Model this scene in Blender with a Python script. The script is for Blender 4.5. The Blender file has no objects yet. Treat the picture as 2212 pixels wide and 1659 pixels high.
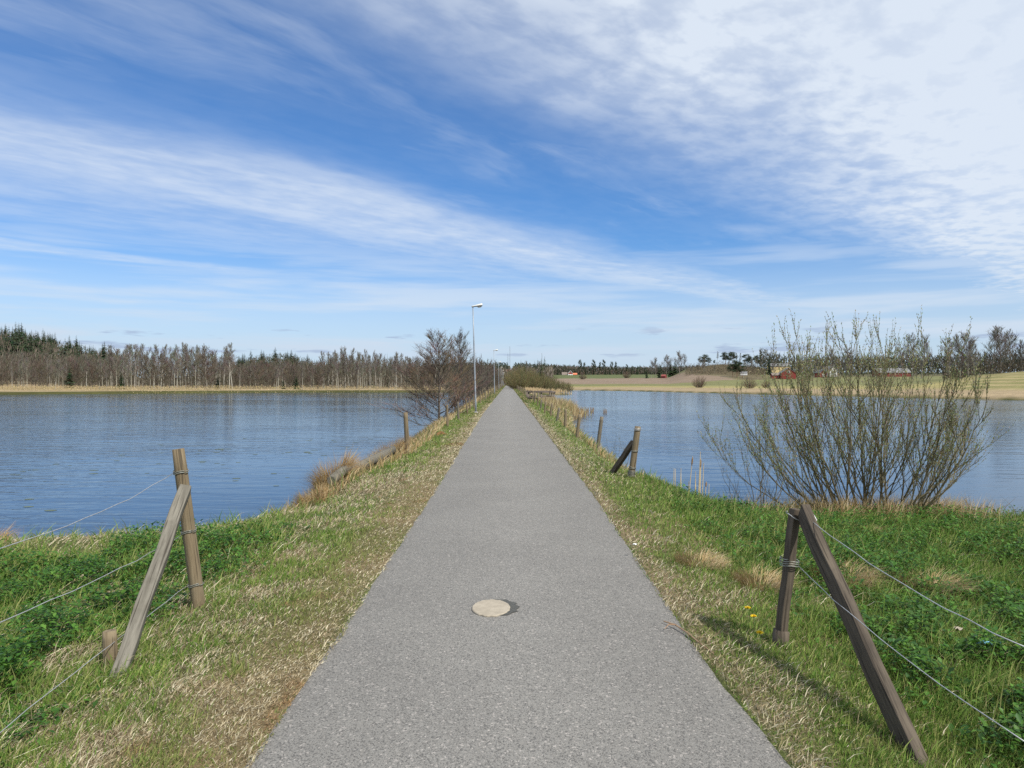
import bpy, math, random
import numpy as np
from mathutils import Vector, Matrix
R = math.radians
scene = bpy.context.scene
COL = scene.collection
random.seed(7)
rng = np.random.default_rng(11)

# ------------------------------------------------------------------ camera, sun, sky, exposure
EYE = 1.70            # eye height above the path, metres
F, UC, VH = 1533.0, 1106.0, 825.0   # how the survey of the photo was taken: focal, centre column, horizon row
cam_d = bpy.data.cameras.new("camera")
cam_d.sensor_width = 36.0
cam_d.lens = 24.95
cam_d.clip_start = 0.05
cam_d.clip_end = 30000
cam = bpy.data.objects.new("camera", cam_d)
cam.location = (0, 0, EYE)
cam.rotation_euler = (R(90 - 0.17), 0, 0)
COL.objects.link(cam)
scene.camera = cam

SUN_EL, SUN_ROT = R(50), R(134)      # high in the south, to the right and a little behind the viewer
sun_d = bpy.data.lights.new("sun", "SUN")
sun_d.energy = 5.0
sun_d.angle = R(0.53)
sun_d.color = (1.0, 0.95, 0.87)
sun = bpy.data.objects.new("sun", sun_d)
to_sun = Vector((math.sin(SUN_ROT) * math.cos(SUN_EL), math.cos(SUN_ROT) * math.cos(SUN_EL), math.sin(SUN_EL)))
sun.rotation_euler = to_sun.to_track_quat("Z", "Y").to_euler()
sun.location = (40, -20, 60)
COL.objects.link(sun)

scene.view_settings.view_transform = "Standard"
scene.view_settings.look = "None"
scene.view_settings.exposure = 0.0
scene.view_settings.gamma = 1.0
scene.render.engine = "CYCLES"
scene.cycles.max_bounces = 6
scene.cycles.transparent_max_bounces = 8
scene.cycles.use_denoising = False


class G:
    """small helper to write node graphs"""
    def __init__(s, nt):
        s.nt = nt
        nt.nodes.clear()

    def n(s, t, **kw):
        nd = s.nt.nodes.new(t)
        for k, v in kw.items():
            setattr(nd, k, v)
        return nd

    def put(s, sock, v):
        if v is None:
            return
        if hasattr(v, "is_output"):
            s.nt.links.new(v, sock)
        elif isinstance(v, (tuple, list)) and len(v) == 3 and sock.type == "RGBA":
            sock.default_value = (*v, 1)
        else:
            sock.default_value = v

    def math(s, op, a, b=None, c=None, clamp=False):
        nd = s.n("ShaderNodeMath", operation=op, use_clamp=clamp)
        s.put(nd.inputs[0], a); s.put(nd.inputs[1], b); s.put(nd.inputs[2], c)
        return nd.outputs[0]

    def ramp(s, v, a, b, lo=0.0, hi=1.0, smooth=True):
        nd = s.n("ShaderNodeMapRange", interpolation_type="SMOOTHSTEP" if smooth else "LINEAR")
        s.put(nd.inputs[0], v)
        for i, q in enumerate((a, b, lo, hi)):
            s.put(nd.inputs[i + 1], q)
        return nd.outputs[0]

    def mix(s, f, a, b, blend="MIX"):
        nd = s.n("ShaderNodeMix", data_type="RGBA", blend_type=blend)
        s.put(nd.inputs[0], f); s.put(nd.inputs[6], a); s.put(nd.inputs[7], b)
        return nd.outputs[2]

    def xyz(s, x, y, z=0.0):
        nd = s.n("ShaderNodeCombineXYZ")
        s.put(nd.inputs[0], x); s.put(nd.inputs[1], y); s.put(nd.inputs[2], z)
        return nd.outputs[0]

    def noise(s, vec, scale, detail=4, rough=0.55, dist=0.0):
        nd = s.n("ShaderNodeTexNoise")
        s.put(nd.inputs["Vector"], vec)
        nd.inputs["Scale"].default_value = scale
        nd.inputs["Detail"].default_value = detail
        nd.inputs["Roughness"].default_value = rough
        nd.inputs["Distortion"].default_value = dist
        return nd.outputs[0]

    def mapped(s, vec, scale=(1, 1, 1), rot=(0, 0, 0)):
        nd = s.n("ShaderNodeMapping")
        s.put(nd.inputs[0], vec)
        nd.inputs["Scale"].default_value = scale
        nd.inputs["Rotation"].default_value = rot
        return nd.outputs[0]


world = bpy.data.worlds.new("World")
scene.world = world
world.use_nodes = True
g = G(world.node_tree)
sky = g.n("ShaderNodeTexSky", sky_type="NISHITA")
sky.sun_disc = False
sky.sun_elevation = SUN_EL
sky.sun_rotation = SUN_ROT
sky.altitude = 100
sky.air_density = 1.0
sky.dust_density = 0.35
sky.ozone_density = 2.2
tc = g.n("ShaderNodeTexCoord")
sep = g.n("ShaderNodeSeparateXYZ")
g.put(sep.inputs[0], tc.outputs["Generated"])
dx, dy, dz = sep.outputs
zc = g.math("MAXIMUM", dz, 0.012)
px = g.math("DIVIDE", dx, zc)
py = g.math("DIVIDE", dy, zc)
# cloud sheet coordinates: s across the streaks, t along them (units of cloud height)
s_ = g.math("SUBTRACT", g.math("MULTIPLY", px, 0.74), g.math("MULTIPLY", py, 0.67))
t_ = g.math("ADD", g.math("MULTIPLY", px, 0.67), g.math("MULTIPLY", py, 0.74))
warp = g.noise(g.xyz(g.math("MULTIPLY", s_, 0.8), g.math("MULTIPLY", t_, 0.35), 3.1), 1.0, 4, 0.6)
sw = g.math("ADD", s_, g.math("MULTIPLY", g.math("SUBTRACT", warp, 0.5), 0.9))
streak = g.noise(g.xyz(g.math("MULTIPLY", sw, 2.2), g.math("MULTIPLY", t_, 0.75), 0.0), 1.0, 6, 0.6, 0.15)
fine = g.noise(g.xyz(g.math("MULTIPLY", s_, 8.0), g.math("MULTIPLY", t_, 5.0), 5.0), 1.0, 4, 0.55, 0.15)
broad = g.noise(g.xyz(g.math("MULTIPLY", s_, 1.3), g.math("MULTIPLY", t_, 0.8), 9.0), 1.0, 4, 0.55)
# coverage against s: wide sheet on the right, a band across the middle, a thin line below it
right = g.ramp(sw, -2.0, -0.8)
rmot = g.math("MULTIPLY", g.ramp(fine, 0.32, 0.68, 0.66, 1.08), g.ramp(broad, 0.28, 0.66, 0.70, 1.10))
right = g.math("MULTIPLY", right, g.mix(g.ramp(sw, -1.1, 0.15), rmot, (1, 1, 1)))
band = g.math("MULTIPLY", g.ramp(sw, -4.75, -3.5), g.ramp(sw, -3.45, -2.7, 1.0, 0.0))
line = g.math("MULTIPLY", g.math("MULTIPLY", g.ramp(sw, -6.6, -6.15), g.ramp(sw, -6.05, -5.75, 1.0, 0.0)), g.ramp(t_, 2.2, 4.5, 1.0, 0.25))
veil = g.math("MULTIPLY", g.ramp(sw, -5.6, -4.9), g.ramp(sw, -4.6, -3.9, 1.0, 0.35))
smod = g.ramp(g.math("ADD", g.math("MULTIPLY", streak, 0.7), g.math("MULTIPLY", fine, 0.3)), 0.34, 0.66, 0.62, 1.08)
cov = g.math("ADD", g.math("MULTIPLY", band, 0.68), g.math("ADD", g.math("MULTIPLY", line, 0.75), g.math("MULTIPLY", veil, 0.42)))
wisp = g.math("MULTIPLY", g.ramp(streak, 0.34, 0.72), g.ramp(broad, 0.34, 0.72, 0.08, 0.36))
dens = g.math("ADD", g.math("MULTIPLY", cov, smod), right)
dens = g.math("MAXIMUM", g.math("MULTIPLY", dens, 0.9), g.math("ADD", wisp, 0.03), clamp=False)
dens = g.math("MINIMUM", dens, 0.95)
# pale air low down, and the small flat clouds just over the horizon
low = g.ramp(dz, 0.0, 0.23, 0.82, 0.0)
lows = g.noise(g.xyz(g.math("MULTIPLY", g.math("ARCTAN2", dx, dy), 3.2), g.math("MULTIPLY", dz, 38.0), 4.4), 1.0, 4, 0.55, 0.2)
low = g.math("ADD", low, g.math("MULTIPLY", g.math("MULTIPLY", g.ramp(lows, 0.42, 0.70), 0.38), g.math("MULTIPLY", g.ramp(dz, 0.01, 0.06), g.ramp(dz, 0.13, 0.26, 1.0, 0.0))), clamp=True)
dens = g.math("MAXIMUM", dens, low)
az = g.math("ARCTAN2", dx, dy)
puff = g.noise(g.xyz(g.math("MULTIPLY", az, 11.0), g.math("MULTIPLY", dz, 85.0), 1.7), 1.0, 4, 0.55)
pm = g.math("MULTIPLY", g.ramp(dz, 0.028, 0.042), g.ramp(dz, 0.062, 0.085, 1.0, 0.0))
puffm = g.math("MULTIPLY", g.ramp(puff, 0.57, 0.66), pm)
SKYS = 0.105
tint = g.mix(g.ramp(dz, 0.0, 0.30), (0.64, 0.95, 1.32), (0.24, 0.77, 1.28))     # clear spring air: deeper blue than the model's
blue = g.mix(1.0, sky.outputs[0], tint, "MULTIPLY")
cloudcol = g.mix(g.ramp(dz, 0.0, 0.22), (5.6, 6.75, 8.1), (7.2, 7.95, 8.95))
skyc = g.mix(dens, blue, cloudcol)
skyc = g.mix(g.math("MULTIPLY", puffm, 0.7), skyc, (3.6, 4.5, 6.3))
bg = g.n("ShaderNodeBackground")
g.put(bg.inputs[0], skyc)
bg.inputs[1].default_value = SKYS
out = g.n("ShaderNodeOutputWorld")
g.put(out.inputs[0], bg.outputs[0])

# ------------------------------------------------------------------ helpers
def smooth(a, b, x):
    t = np.clip((np.asarray(x, float) - a) / (b - a), 0, 1)
    return t * t * (3 - 2 * t)


def vnoise(x, y, seed=0):
    x = np.asarray(x, float); y = np.asarray(y, float)
    xi = np.floor(x).astype(np.int64); yi = np.floor(y).astype(np.int64)
    fx = x - xi; fy = y - yi
    fx = fx * fx * (3 - 2 * fx); fy = fy * fy * (3 - 2 * fy)

    def h(a, b):
        n = (a * 374761393 + b * 668265263 + seed * 974711) & 0xFFFFFFFF
        n = ((n ^ (n >> 13)) * 1274126177) & 0xFFFFFFFF
        return ((n ^ (n >> 16)) & 0xFFFF) / 65535.0
    return (h(xi, yi) * (1 - fx) + h(xi + 1, yi) * fx) * (1 - fy) + (h(xi, yi + 1) * (1 - fx) + h(xi + 1, yi + 1) * fx) * fy


def fbm(x, y, seed=0, o=4):
    r = 0; a = 0.5; t = 0
    for i in range(o):
        r = r + a * vnoise(x * 2 ** i, y * 2 ** i, seed + i * 17); t += a; a *= 0.55
    return r / t


def tag(o, label=None, cat=None, group=None, kind=None):
    if label: o["label"] = label
    if cat: o["category"] = cat
    if group: o["group"] = group
    if kind: o["kind"] = kind
    return o


def empty(name, loc, label, cat, group=None, rz=0.0):
    o = bpy.data.objects.new(name, None)
    o.empty_display_size = 0.2
    o.location = loc
    o.rotation_euler = (0, 0, rz)
    COL.objects.link(o)
    return tag(o, label, cat, group)


def link_mesh(name, me, mat, parent=None):
    o = bpy.data.objects.new(name, me)
    if mat is not None:
        me.materials.append(mat)
    COL.objects.link(o)
    if parent is not None:
        o.parent = parent
    return o


class MB:
    """collects tubes, boxes and leaves into one mesh"""
    def __init__(s):
        s.v = []; s.f = []; s.c = []; s.col = (0.5, 0.5, 0.5)

    def add(s, vs, fs):
        b = len(s.v)
        s.v.extend(vs)
        s.c.extend([s.col] * len(vs))
        s.f.extend([tuple(b + i for i in f) for f in fs])

    def tube(s, pts, rad, n=4, cap=True, twist=0.0):
        b = len(s.v)
        k = len(pts)
        P = [Vector(p) for p in pts]
        for i in range(k):
            d = (P[min(i + 1, k - 1)] - P[max(i - 1, 0)])
            if d.length < 1e-9: d = Vector((0, 0, 1))
            d.normalize()
            a = Vector((0, 1, 0)) if abs(d.y) < 0.9 else Vector((1, 0, 0))
            e1 = d.cross(a).normalized(); e2 = d.cross(e1)
            for j in range(n):
                q = 2 * math.pi * j / n + twist
                w = P[i] + (e1 * math.cos(q) + e2 * math.sin(q)) * rad[i]
                s.v.append((w.x, w.y, w.z)); s.c.append(s.col)
        for i in range(k - 1):
            for j in range(n):
                s.f.append((b + i * n + j, b + i * n + (j + 1) % n, b + (i + 1) * n + (j + 1) % n, b + (i + 1) * n + j))
        if cap:
            s.f.append(tuple(b + (k - 1) * n + j for j in range(n)))
            s.f.append(tuple(b + n - 1 - j for j in range(n)))

    def strip(s, p0, p1, w0, w1=0.0, side=None):
        p0 = Vector(p0); p1 = Vector(p1); d = p1 - p0
        if side is None:
            side = Vector((random.uniform(-1, 1), random.uniform(-1, 1), random.uniform(-.4, .4)))
        e = d.cross(side)
        if e.length < 1e-9: e = Vector((1, 0, 0))
        e.normalize()
        if w1 <= 0:
            s.add([tuple(p0 - e * w0), tuple(p0 + e * w0), tuple(p1)], [(0, 1, 2)])
        else:
            s.add([tuple(p0 - e * w0), tuple(p0 + e * w0), tuple(p1 + e * w1), tuple(p1 - e * w1)], [(0, 1, 2, 3)])

    def box(s, c, h, rot=None):
        vs = []
        for sx in (-1, 1):
            for sy in (-1, 1):
                for sz in (-1, 1):
                    p = Vector((sx * h[0], sy * h[1], sz * h[2]))
                    if rot is not None: p = rot @ p
                    vs.append((c[0] + p.x, c[1] + p.y, c[2] + p.z))
        s.add(vs, [(0, 1, 3, 2), (4, 6, 7, 5), (0, 4, 5, 1), (2, 3, 7, 6), (0, 2, 6, 4), (1, 5, 7, 3)])

    def build(s, name, mat, parent=None, smooth_=False, color=False, bevel=0.0):
        me = bpy.data.meshes.new(name)
        me.from_pydata(s.v, [], s.f)
        if color:
            a = me.color_attributes.new("col", "FLOAT_COLOR", "POINT")
            a.data.foreach_set("color", np.column_stack([np.array(s.c, np.float32), np.ones(len(s.c), np.float32)]).ravel())
        if smooth_:
            me.polygons.foreach_set("use_smooth", [True] * len(me.polygons))
        o = link_mesh(name, me, mat, parent)
        if bevel > 0:
            m = o.modifiers.new("bevel", "BEVEL"); m.width = bevel; m.segments = 2; m.limit_method = "ANGLE"
        return o


def np_mesh(name, V, quads=None, tris=None, col=None, mat=None, parent=None, smooth_=False):
    me = bpy.data.meshes.new(name)
    nq = 0 if quads is None else len(quads)
    nt_ = 0 if tris is None else len(tris)
    me.vertices.add(len(V))
    me.vertices.foreach_set("co", np.asarray(V, np.float32).ravel())
    idx = []
    if nq: idx.append(np.asarray(quads, np.int32).ravel())
    if nt_: idx.append(np.asarray(tris, np.int32).ravel())
    idx = np.concatenate(idx)
    me.loops.add(len(idx))
    me.loops.foreach_set("vertex_index", idx)
    me.polygons.add(nq + nt_)
    st = np.concatenate([np.arange(nq) * 4, nq * 4 + np.arange(nt_) * 3]).astype(np.int32)
    me.polygons.foreach_set("loop_start", st)
    if smooth_:
        me.polygons.foreach_set("use_smooth", np.ones(nq + nt_, bool))
    me.update(calc_edges=True)
    if col is not None:
        a = me.color_attributes.new("col", "FLOAT_COLOR", "POINT")
        a.data.foreach_set("color", np.column_stack([col, np.ones(len(col))]).astype(np.float32).ravel())
    return link_mesh(name, me, mat, parent)


def blades(name, P, h, w, az, lean, col, mat, parent=None, droop=0.0):
    """grass-like blades: two quads' worth of bend, one colour per blade"""
    n = len(P)
    d = np.column_stack([np.cos(az), np.sin(az), np.zeros(n)])
    e = np.column_stack([-np.sin(az + 1.2), np.cos(az + 1.2), np.zeros(n)]) * (w * 0.5)[:, None]
    up = np.sqrt(np.clip(1 - lean ** 2, 0.02, 1))
    m = P + d * (h * lean * 0.38)[:, None] + np.array([0, 0, 1]) * (h * up * 0.58)[:, None]
    t = P + d * (h * lean)[:, None] + np.array([0, 0, 1]) * (h * up * (1 - droop * lean))[:, None]
    V = np.empty((n, 5, 3))
    V[:, 0] = P - e; V[:, 1] = P + e; V[:, 2] = m + e * 0.8; V[:, 3] = m - e * 0.8; V[:, 4] = t
    b = (np.arange(n) * 5)[:, None]
    q = b + np.array([[0, 1, 2, 3]]); tr = b + np.array([[3, 2, 4]])
    c = np.repeat(col, 5, axis=0)
    return np_mesh(name, V.reshape(-1, 3), q, tr, c, mat, parent)


def leaves(name, P, size, az, tilt, col, mat, parent=None, aspect=0.55):
    """small folded leaves"""
    n = len(P)
    d = np.column_stack([np.cos(az) * np.cos(tilt), np.sin(az) * np.cos(tilt), np.sin(tilt)])
    e = np.column_stack([-np.sin(az), np.cos(az), np.zeros(n)])
    L = size[:, None]
    V = np.empty((n, 4, 3))
    V[:, 0] = P
    V[:, 1] = P + d * L * 0.5 + e * L * aspect * 0.5 + np.array([0, 0, 0.12]) * L
    V[:, 2] = P + d * L
    V[:, 3] = P + d * L * 0.5 - e * L * aspect * 0.5 + np.array([0, 0, 0.12]) * L
    b = (np.arange(n) * 4)[:, None]
    tr = np.concatenate([b + np.array([[0, 1, 2]]), b + np.array([[0, 2, 3]])])
    return np_mesh(name, V.reshape(-1, 3), None, tr, np.repeat(col, 4, axis=0), mat, parent)


def at(u, Y):
    return (u - UC) / F * Y


def zat(v, Y):
    return EYE - (v - VH) / F * Y

# ------------------------------------------------------------------ materials
def new_mat(name):
    m = bpy.data.materials.new(name)
    m.use_nodes = True
    gg = G(m.node_tree)
    b = gg.n("ShaderNodeBsdfPrincipled")
    o = gg.n("ShaderNodeOutputMaterial")
    gg.put(o.inputs[0], b.outputs[0])
    return m, gg, b, o


def attr_mat(name, rough=0.7, trans=0.0, var=0.25, nscale=6.0, tint=(1, 1, 1), spec=0.3):
    m, gg, b, o = new_mat(name)
    a = gg.n("ShaderNodeAttribute", attribute_name="col")
    t = gg.n("ShaderNodeTexCoord")
    nz = gg.noise(t.outputs["Object"], nscale, 4, 0.6)
    k = gg.ramp(nz, 0.25, 0.75, 1 - var, 1 + var, False)
    c = gg.mix(1.0, a.outputs["Color"], gg.xyz(k, k, k), "MULTIPLY")
    gg.put(b.inputs["Base Color"], c)
    b.inputs["Roughness"].default_value = rough
    b.inputs["Specular IOR Level"].default_value = spec
    if trans > 0:
        tr = gg.n("ShaderNodeBsdfTranslucent")
        gg.put(tr.inputs[0], c)
        mx = gg.n("ShaderNodeMixShader")
        mx.inputs[0].default_value = trans
        gg.put(mx.inputs[1], b.outputs[0]); gg.put(mx.inputs[2], tr.outputs[0])
        gg.put(o.inputs[0], mx.outputs[0])
    return m


def plain_mat(name, c1, c2, nscale=8.0, rough=0.7, bump=0.0, stretch=(1, 1, 1), metal=0.0, spec=0.4, lo=0.35, hi=0.65):
    m, gg, b, o = new_mat(name)
    t = gg.n("ShaderNodeTexCoord")
    v = gg.mapped(t.outputs["Object"], stretch)
    nz = gg.noise(v, nscale, 5, 0.6, 0.2)
    gg.put(b.inputs["Base Color"], gg.mix(gg.ramp(nz, lo, hi), c1, c2))
    b.inputs["Roughness"].default_value = rough
    b.inputs["Metallic"].default_value = metal
    b.inputs["Specular IOR Level"].default_value = spec
    if bump > 0:
        bp = gg.n("ShaderNodeBump")
        bp.inputs["Strength"].default_value = bump
        bp.inputs["Distance"].default_value = 0.01
        gg.put(bp.inputs["Height"], gg.noise(v, nscale * 3, 4, 0.6))
        gg.put(b.inputs["Normal"], bp.outputs[0])
    return m


def wood_mat(name, c1, c2, c3, axis_scale=(22, 22, 1.6), bump=0.6):
    """weathered timber: long grain along the piece, checks and lichen spots"""
    m, gg, b, o = new_mat(name)
    t = gg.n("ShaderNodeTexCoord")
    v = gg.mapped(t.outputs["Object"], axis_scale)
    grain = gg.noise(v, 2.0, 6, 0.65, 0.6)
    base = gg.mix(gg.ramp(grain, 0.3, 0.7), c1, c2)
    big = gg.noise(t.outputs["Object"], 5.0, 4, 0.6)
    base = gg.mix(gg.ramp(big, 0.45, 0.75, 0, 0.6), base, c3)
    crack = gg.ramp(gg.noise(gg.mapped(t.outputs["Object"], (axis_scale[0] * 1.6, axis_scale[1] * 1.6, axis_scale[2] * 0.6)), 1.6, 3, 0.5), 0.36, 0.42, 1, 0)
    base = gg.mix(gg.math("MULTIPLY", crack, 0.65), base, (0.03, 0.024, 0.018))
    gg.put(b.inputs["Base Color"], base)
    b.inputs["Roughness"].default_value = 0.85
    b.inputs["Specular IOR Level"].default_value = 0.2
    bp = gg.n("ShaderNodeBump")
    bp.inputs["Strength"].default_value = bump
    bp.inputs["Distance"].default_value = 0.006
    gg.put(bp.inputs["Height"], gg.math("SUBTRACT", grain, gg.math("MULTIPLY", crack, 0.8)))
    gg.put(b.inputs["Normal"], bp.outputs[0])
    return m


M_grass = attr_mat("grass_blades", 0.55, 0.30, 0.15, 2.0)
M_straw = attr_mat("dry_blades", 0.75, 0.18, 0.12, 3.0)
M_weed = attr_mat("weed_leaves", 0.45, 0.25, 0.15, 3.0)
M_bark = attr_mat("bark", 0.9, 0.0, 0.35, 1.5, spec=0.15)
M_twig = attr_mat("twigs", 0.85, 0.0, 0.25, 0.4, spec=0.15)
M_needle = attr_mat("needles", 0.7, 0.08, 0.35, 0.35, spec=0.2)
M_leaf = attr_mat("young_leaves", 0.55, 0.3, 0.2, 5.0)
M_post = wood_mat("post_timber", (0.15, 0.115, 0.07), (0.225, 0.18, 0.115), (0.12, 0.105, 0.07))
M_postgrey = wood_mat("weathered_timber", (0.115, 0.105, 0.085), (0.21, 0.195, 0.16), (0.08, 0.073, 0.055))
M_postdark = wood_mat("dark_timber", (0.060, 0.048, 0.037), (0.125, 0.102, 0.075), (0.05, 0.042, 0.034))
M_postold = wood_mat("old_timber", (0.12, 0.105, 0.078), (0.19, 0.165, 0.125), (0.10, 0.09, 0.065))
M_wire = plain_mat("galvanised_wire", (0.60, 0.60, 0.59), (0.45, 0.45, 0.44), 30, 0.45, 0, (1, 1, 1), 0.7)
M_tie = plain_mat("tie_wire", (0.20, 0.20, 0.16), (0.32, 0.33, 0.3), 60, 0.5, 0, (1, 1, 1), 0.5)
M_galv = plain_mat("galvanised_steel", (0.24, 0.27, 0.30), (0.32, 0.35, 0.38), 6, 0.5, 0.1, (4, 4, 0.6), 0.3)
M_lampshell = plain_mat("lamp_shell", (0.62, 0.60, 0.52), (0.72, 0.71, 0.64), 25, 0.6, 0.1, lo=0.3)
M_lampdark = plain_mat("lamp_underside", (0.07, 0.08, 0.1), (0.12, 0.13, 0.15), 10, 0.6)
M_lens = plain_mat("lamp_lens", (0.5, 0.48, 0.42), (0.6, 0.58, 0.5), 10, 0.25)
M_conc = plain_mat("pale_concrete", (0.30, 0.26, 0.20), (0.36, 0.315, 0.245), 14, 0.9, 0.25)
M_concg = plain_mat("grey_concrete", (0.42, 0.41, 0.38), (0.5, 0.49, 0.46), 14, 0.9, 0.2)
M_tar = plain_mat("fresh_tar", (0.05, 0.05, 0.045), (0.10, 0.10, 0.09), 90, 0.85, 0.6)
M_redwall = plain_mat("red_boards", (0.22, 0.032, 0.028), (0.27, 0.045, 0.038), 1.2, 0.8)
M_white = plain_mat("white_paint", (0.75, 0.75, 0.73), (0.8, 0.8, 0.78), 2, 0.6)
M_oroof = plain_mat("orange_tiles", (0.58, 0.16, 0.08), (0.68, 0.22, 0.11), 2, 0.8)
M_groof = plain_mat("grey_roof", (0.16, 0.16, 0.165), (0.22, 0.22, 0.225), 1.5, 0.7)
M_broof = plain_mat("brown_roof", (0.17, 0.135, 0.11), (0.22, 0.18, 0.15), 1.5, 0.7)
M_yellow = plain_mat("yellow_boards", (0.62, 0.48, 0.24), (0.68, 0.54, 0.29), 1.2, 0.8)
M_glass = plain_mat("window_glass", (0.03, 0.035, 0.045), (0.05, 0.055, 0.065), 1.5, 0.1)

# asphalt: grey binder, pale stone chips, worn middle
m, g, b, o = new_mat("asphalt")
t = g.n("ShaderNodeTexCoord")
P_ = t.outputs["Object"]
vor = g.n("ShaderNodeTexVoronoi", feature="F1")
g.put(vor.inputs["Vector"], P_)
vor.inputs["Scale"].default_value = 150
chip = g.n("ShaderNodeSeparateXYZ"); g.put(chip.inputs[0], vor.outputs["Color"])
vor2 = g.n("ShaderNodeTexVoronoi", feature="F1")
g.put(vor2.inputs["Vector"], P_)
vor2.inputs["Scale"].default_value = 100
chip2 = g.n("ShaderNodeSeparateXYZ"); g.put(chip2.inputs[0], vor2.outputs["Color"])
mott = g.noise(P_, 0.8, 5, 0.6)
mott2 = g.noise(P_, 9.0, 5, 0.65)
basec = g.mix(g.ramp(mott, 0.3, 0.7), (0.172, 0.163, 0.152), (0.215, 0.205, 0.190))
basec = g.mix(g.ramp(mott2, 0.3, 0.75, 0, 0.5), basec, (0.152, 0.144, 0.135))
basec = g.mix(g.ramp(chip.outputs[0], 0.1, 1.0, 0.0, 0.7, False), basec, (0.265, 0.256, 0.24))
basec = g.mix(g.ramp(chip.outputs[1], 0.66, 0.9, 0, 0.72), basec, (0.07, 0.068, 0.067))
basec = g.mix(g.ramp(chip2.outputs[0], 0.93, 0.965, 0, 0.58), basec, (0.42, 0.385, 0.36))
wear = g.n("ShaderNodeAttribute", attribute_name="col")
basec = g.mix(1.0, basec, wear.outputs["Color"], "MULTIPLY")
g.put(b.inputs["Base Color"], basec)
b.inputs["Roughness"].default_value = 0.85
b.inputs["Specular IOR Level"].default_value = 0.25
bp = g.n("ShaderNodeBump"); bp.inputs["Strength"].default_value = 0.55; bp.inputs["Distance"].default_value = 0.006
g.put(bp.inputs["Height"], g.math("SUBTRACT", chip.outputs[0], vor.outputs["Distance"]))
g.put(b.inputs["Normal"], bp.outputs[0])
M_asphalt = m

# ground: zone colour from the survey, broken up by noise at several sizes
m, g, b, o = new_mat("earth")
t = g.n("ShaderNodeTexCoord")
a = g.n("ShaderNodeAttribute", attribute_name="col")
n1 = g.noise(t.outputs["Object"], 0.9, 6, 0.65)
n2 = g.noise(t.outputs["Object"], 17.0, 5, 0.65)
n3 = g.noise(g.mapped(t.outputs["Object"], (0.05, 0.12, 0.1)), 1.0, 5, 0.6)
k = g.math("MULTIPLY", g.ramp(n1, 0.3, 0.7, 0.78, 1.22, False), g.math("MULTIPLY", g.ramp(n2, 0.3, 0.7, 0.7, 1.3, False), g.ramp(n3, 0.3, 0.7, 0.82, 1.18, False)))
g.put(b.inputs["Base Color"], g.mix(1.0, a.outputs["Color"], g.xyz(k, k, k), "MULTIPLY"))
b.inputs["Roughness"].default_value = 0.95
b.inputs["Specular IOR Level"].default_value = 0.1
bp = g.n("ShaderNodeBump"); bp.inputs["Strength"].default_value = 0.8; bp.inputs["Distance"].default_value = 0.03
g.put(bp.inputs["Height"], n2); g.put(b.inputs["Normal"], bp.outputs[0])
M_earth = m

# pond water: clear-dark body, wind ripples that run across the view
m, g, b, o = new_mat("pond_water")
t = g.n("ShaderNodeTexCoord")
w1 = g.noise(g.mapped(t.outputs["Object"], (0.55, 1.9, 1), (0, 0, R(4))), 1.0, 3, 0.5, 0.4)
w2 = g.noise(g.mapped(t.outputs["Object"], (1.5, 6.0, 1), (0, 0, R(-6))), 1.0, 3, 0.55, 0.5)
gust = g.noise(g.mapped(t.outputs["Object"], (0.035, 0.07, 1), (0, 0, R(12))), 1.0, 4, 0.55)
amp = g.ramp(gust, 0.38, 0.60, 0.35, 1.0)
hgt = g.math("MULTIPLY", g.math("ADD", g.math("MULTIPLY", w1, 0.75), g.math("MULTIPLY", w2, 0.25)), amp)
bp = g.n("ShaderNodeBump"); bp.inputs["Strength"].default_value = 1.0; bp.inputs["Distance"].default_value = 0.052
g.put(bp.inputs["Height"], hgt)
g.put(b.inputs["Normal"], bp.outputs[0])
b.inputs["Base Color"].default_value = (0.012, 0.030, 0.058, 1)
b.inputs["Roughness"].default_value = 1.0
b.inputs["Specular IOR Level"].default_value = 0.0
gl = g.n("ShaderNodeBsdfGlossy"); gl.inputs["Roughness"].default_value = 0.09
gl.inputs["Color"].default_value = (0.86, 0.925, 0.985, 1)
g.put(gl.inputs["Normal"], bp.outputs[0])
fr = g.n("ShaderNodeFresnel"); fr.inputs[0].default_value = 1.333
g.put(fr.inputs[1], bp.outputs[0])
mx = g.n("ShaderNodeMixShader")
g.put(mx.inputs[0], fr.outputs[0]); g.put(mx.inputs[1], b.outputs[0]); g.put(mx.inputs[2], gl.outputs[0])
g.put(o.inputs[0], mx.outputs[0])
M_water = m

# ------------------------------------------------------------------ survey: path edges, shorelines, land heights
PY = np.array([-8, 0, 3, 4.5, 10.5, 20, 38, 91, 160, 330, 400])
PL = np.array([-1.18, -1.20, -1.20, -1.19, -1.22, -1.36, -1.60, -1.86, -2.2, -2.95, -3.3])
PR = np.array([1.33, 1.30, 1.26, 1.20, 1.25, 1.21, 1.12, 0.75, 0.35, -0.45, -0.8])
PATH_END = 330.0


def xl(Y): return np.interp(Y, PY, PL)
def xr(Y): return np.interp(Y, PY, PR)
def xc(Y): return 0.5 * (xl(Y) + xr(Y))


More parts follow.
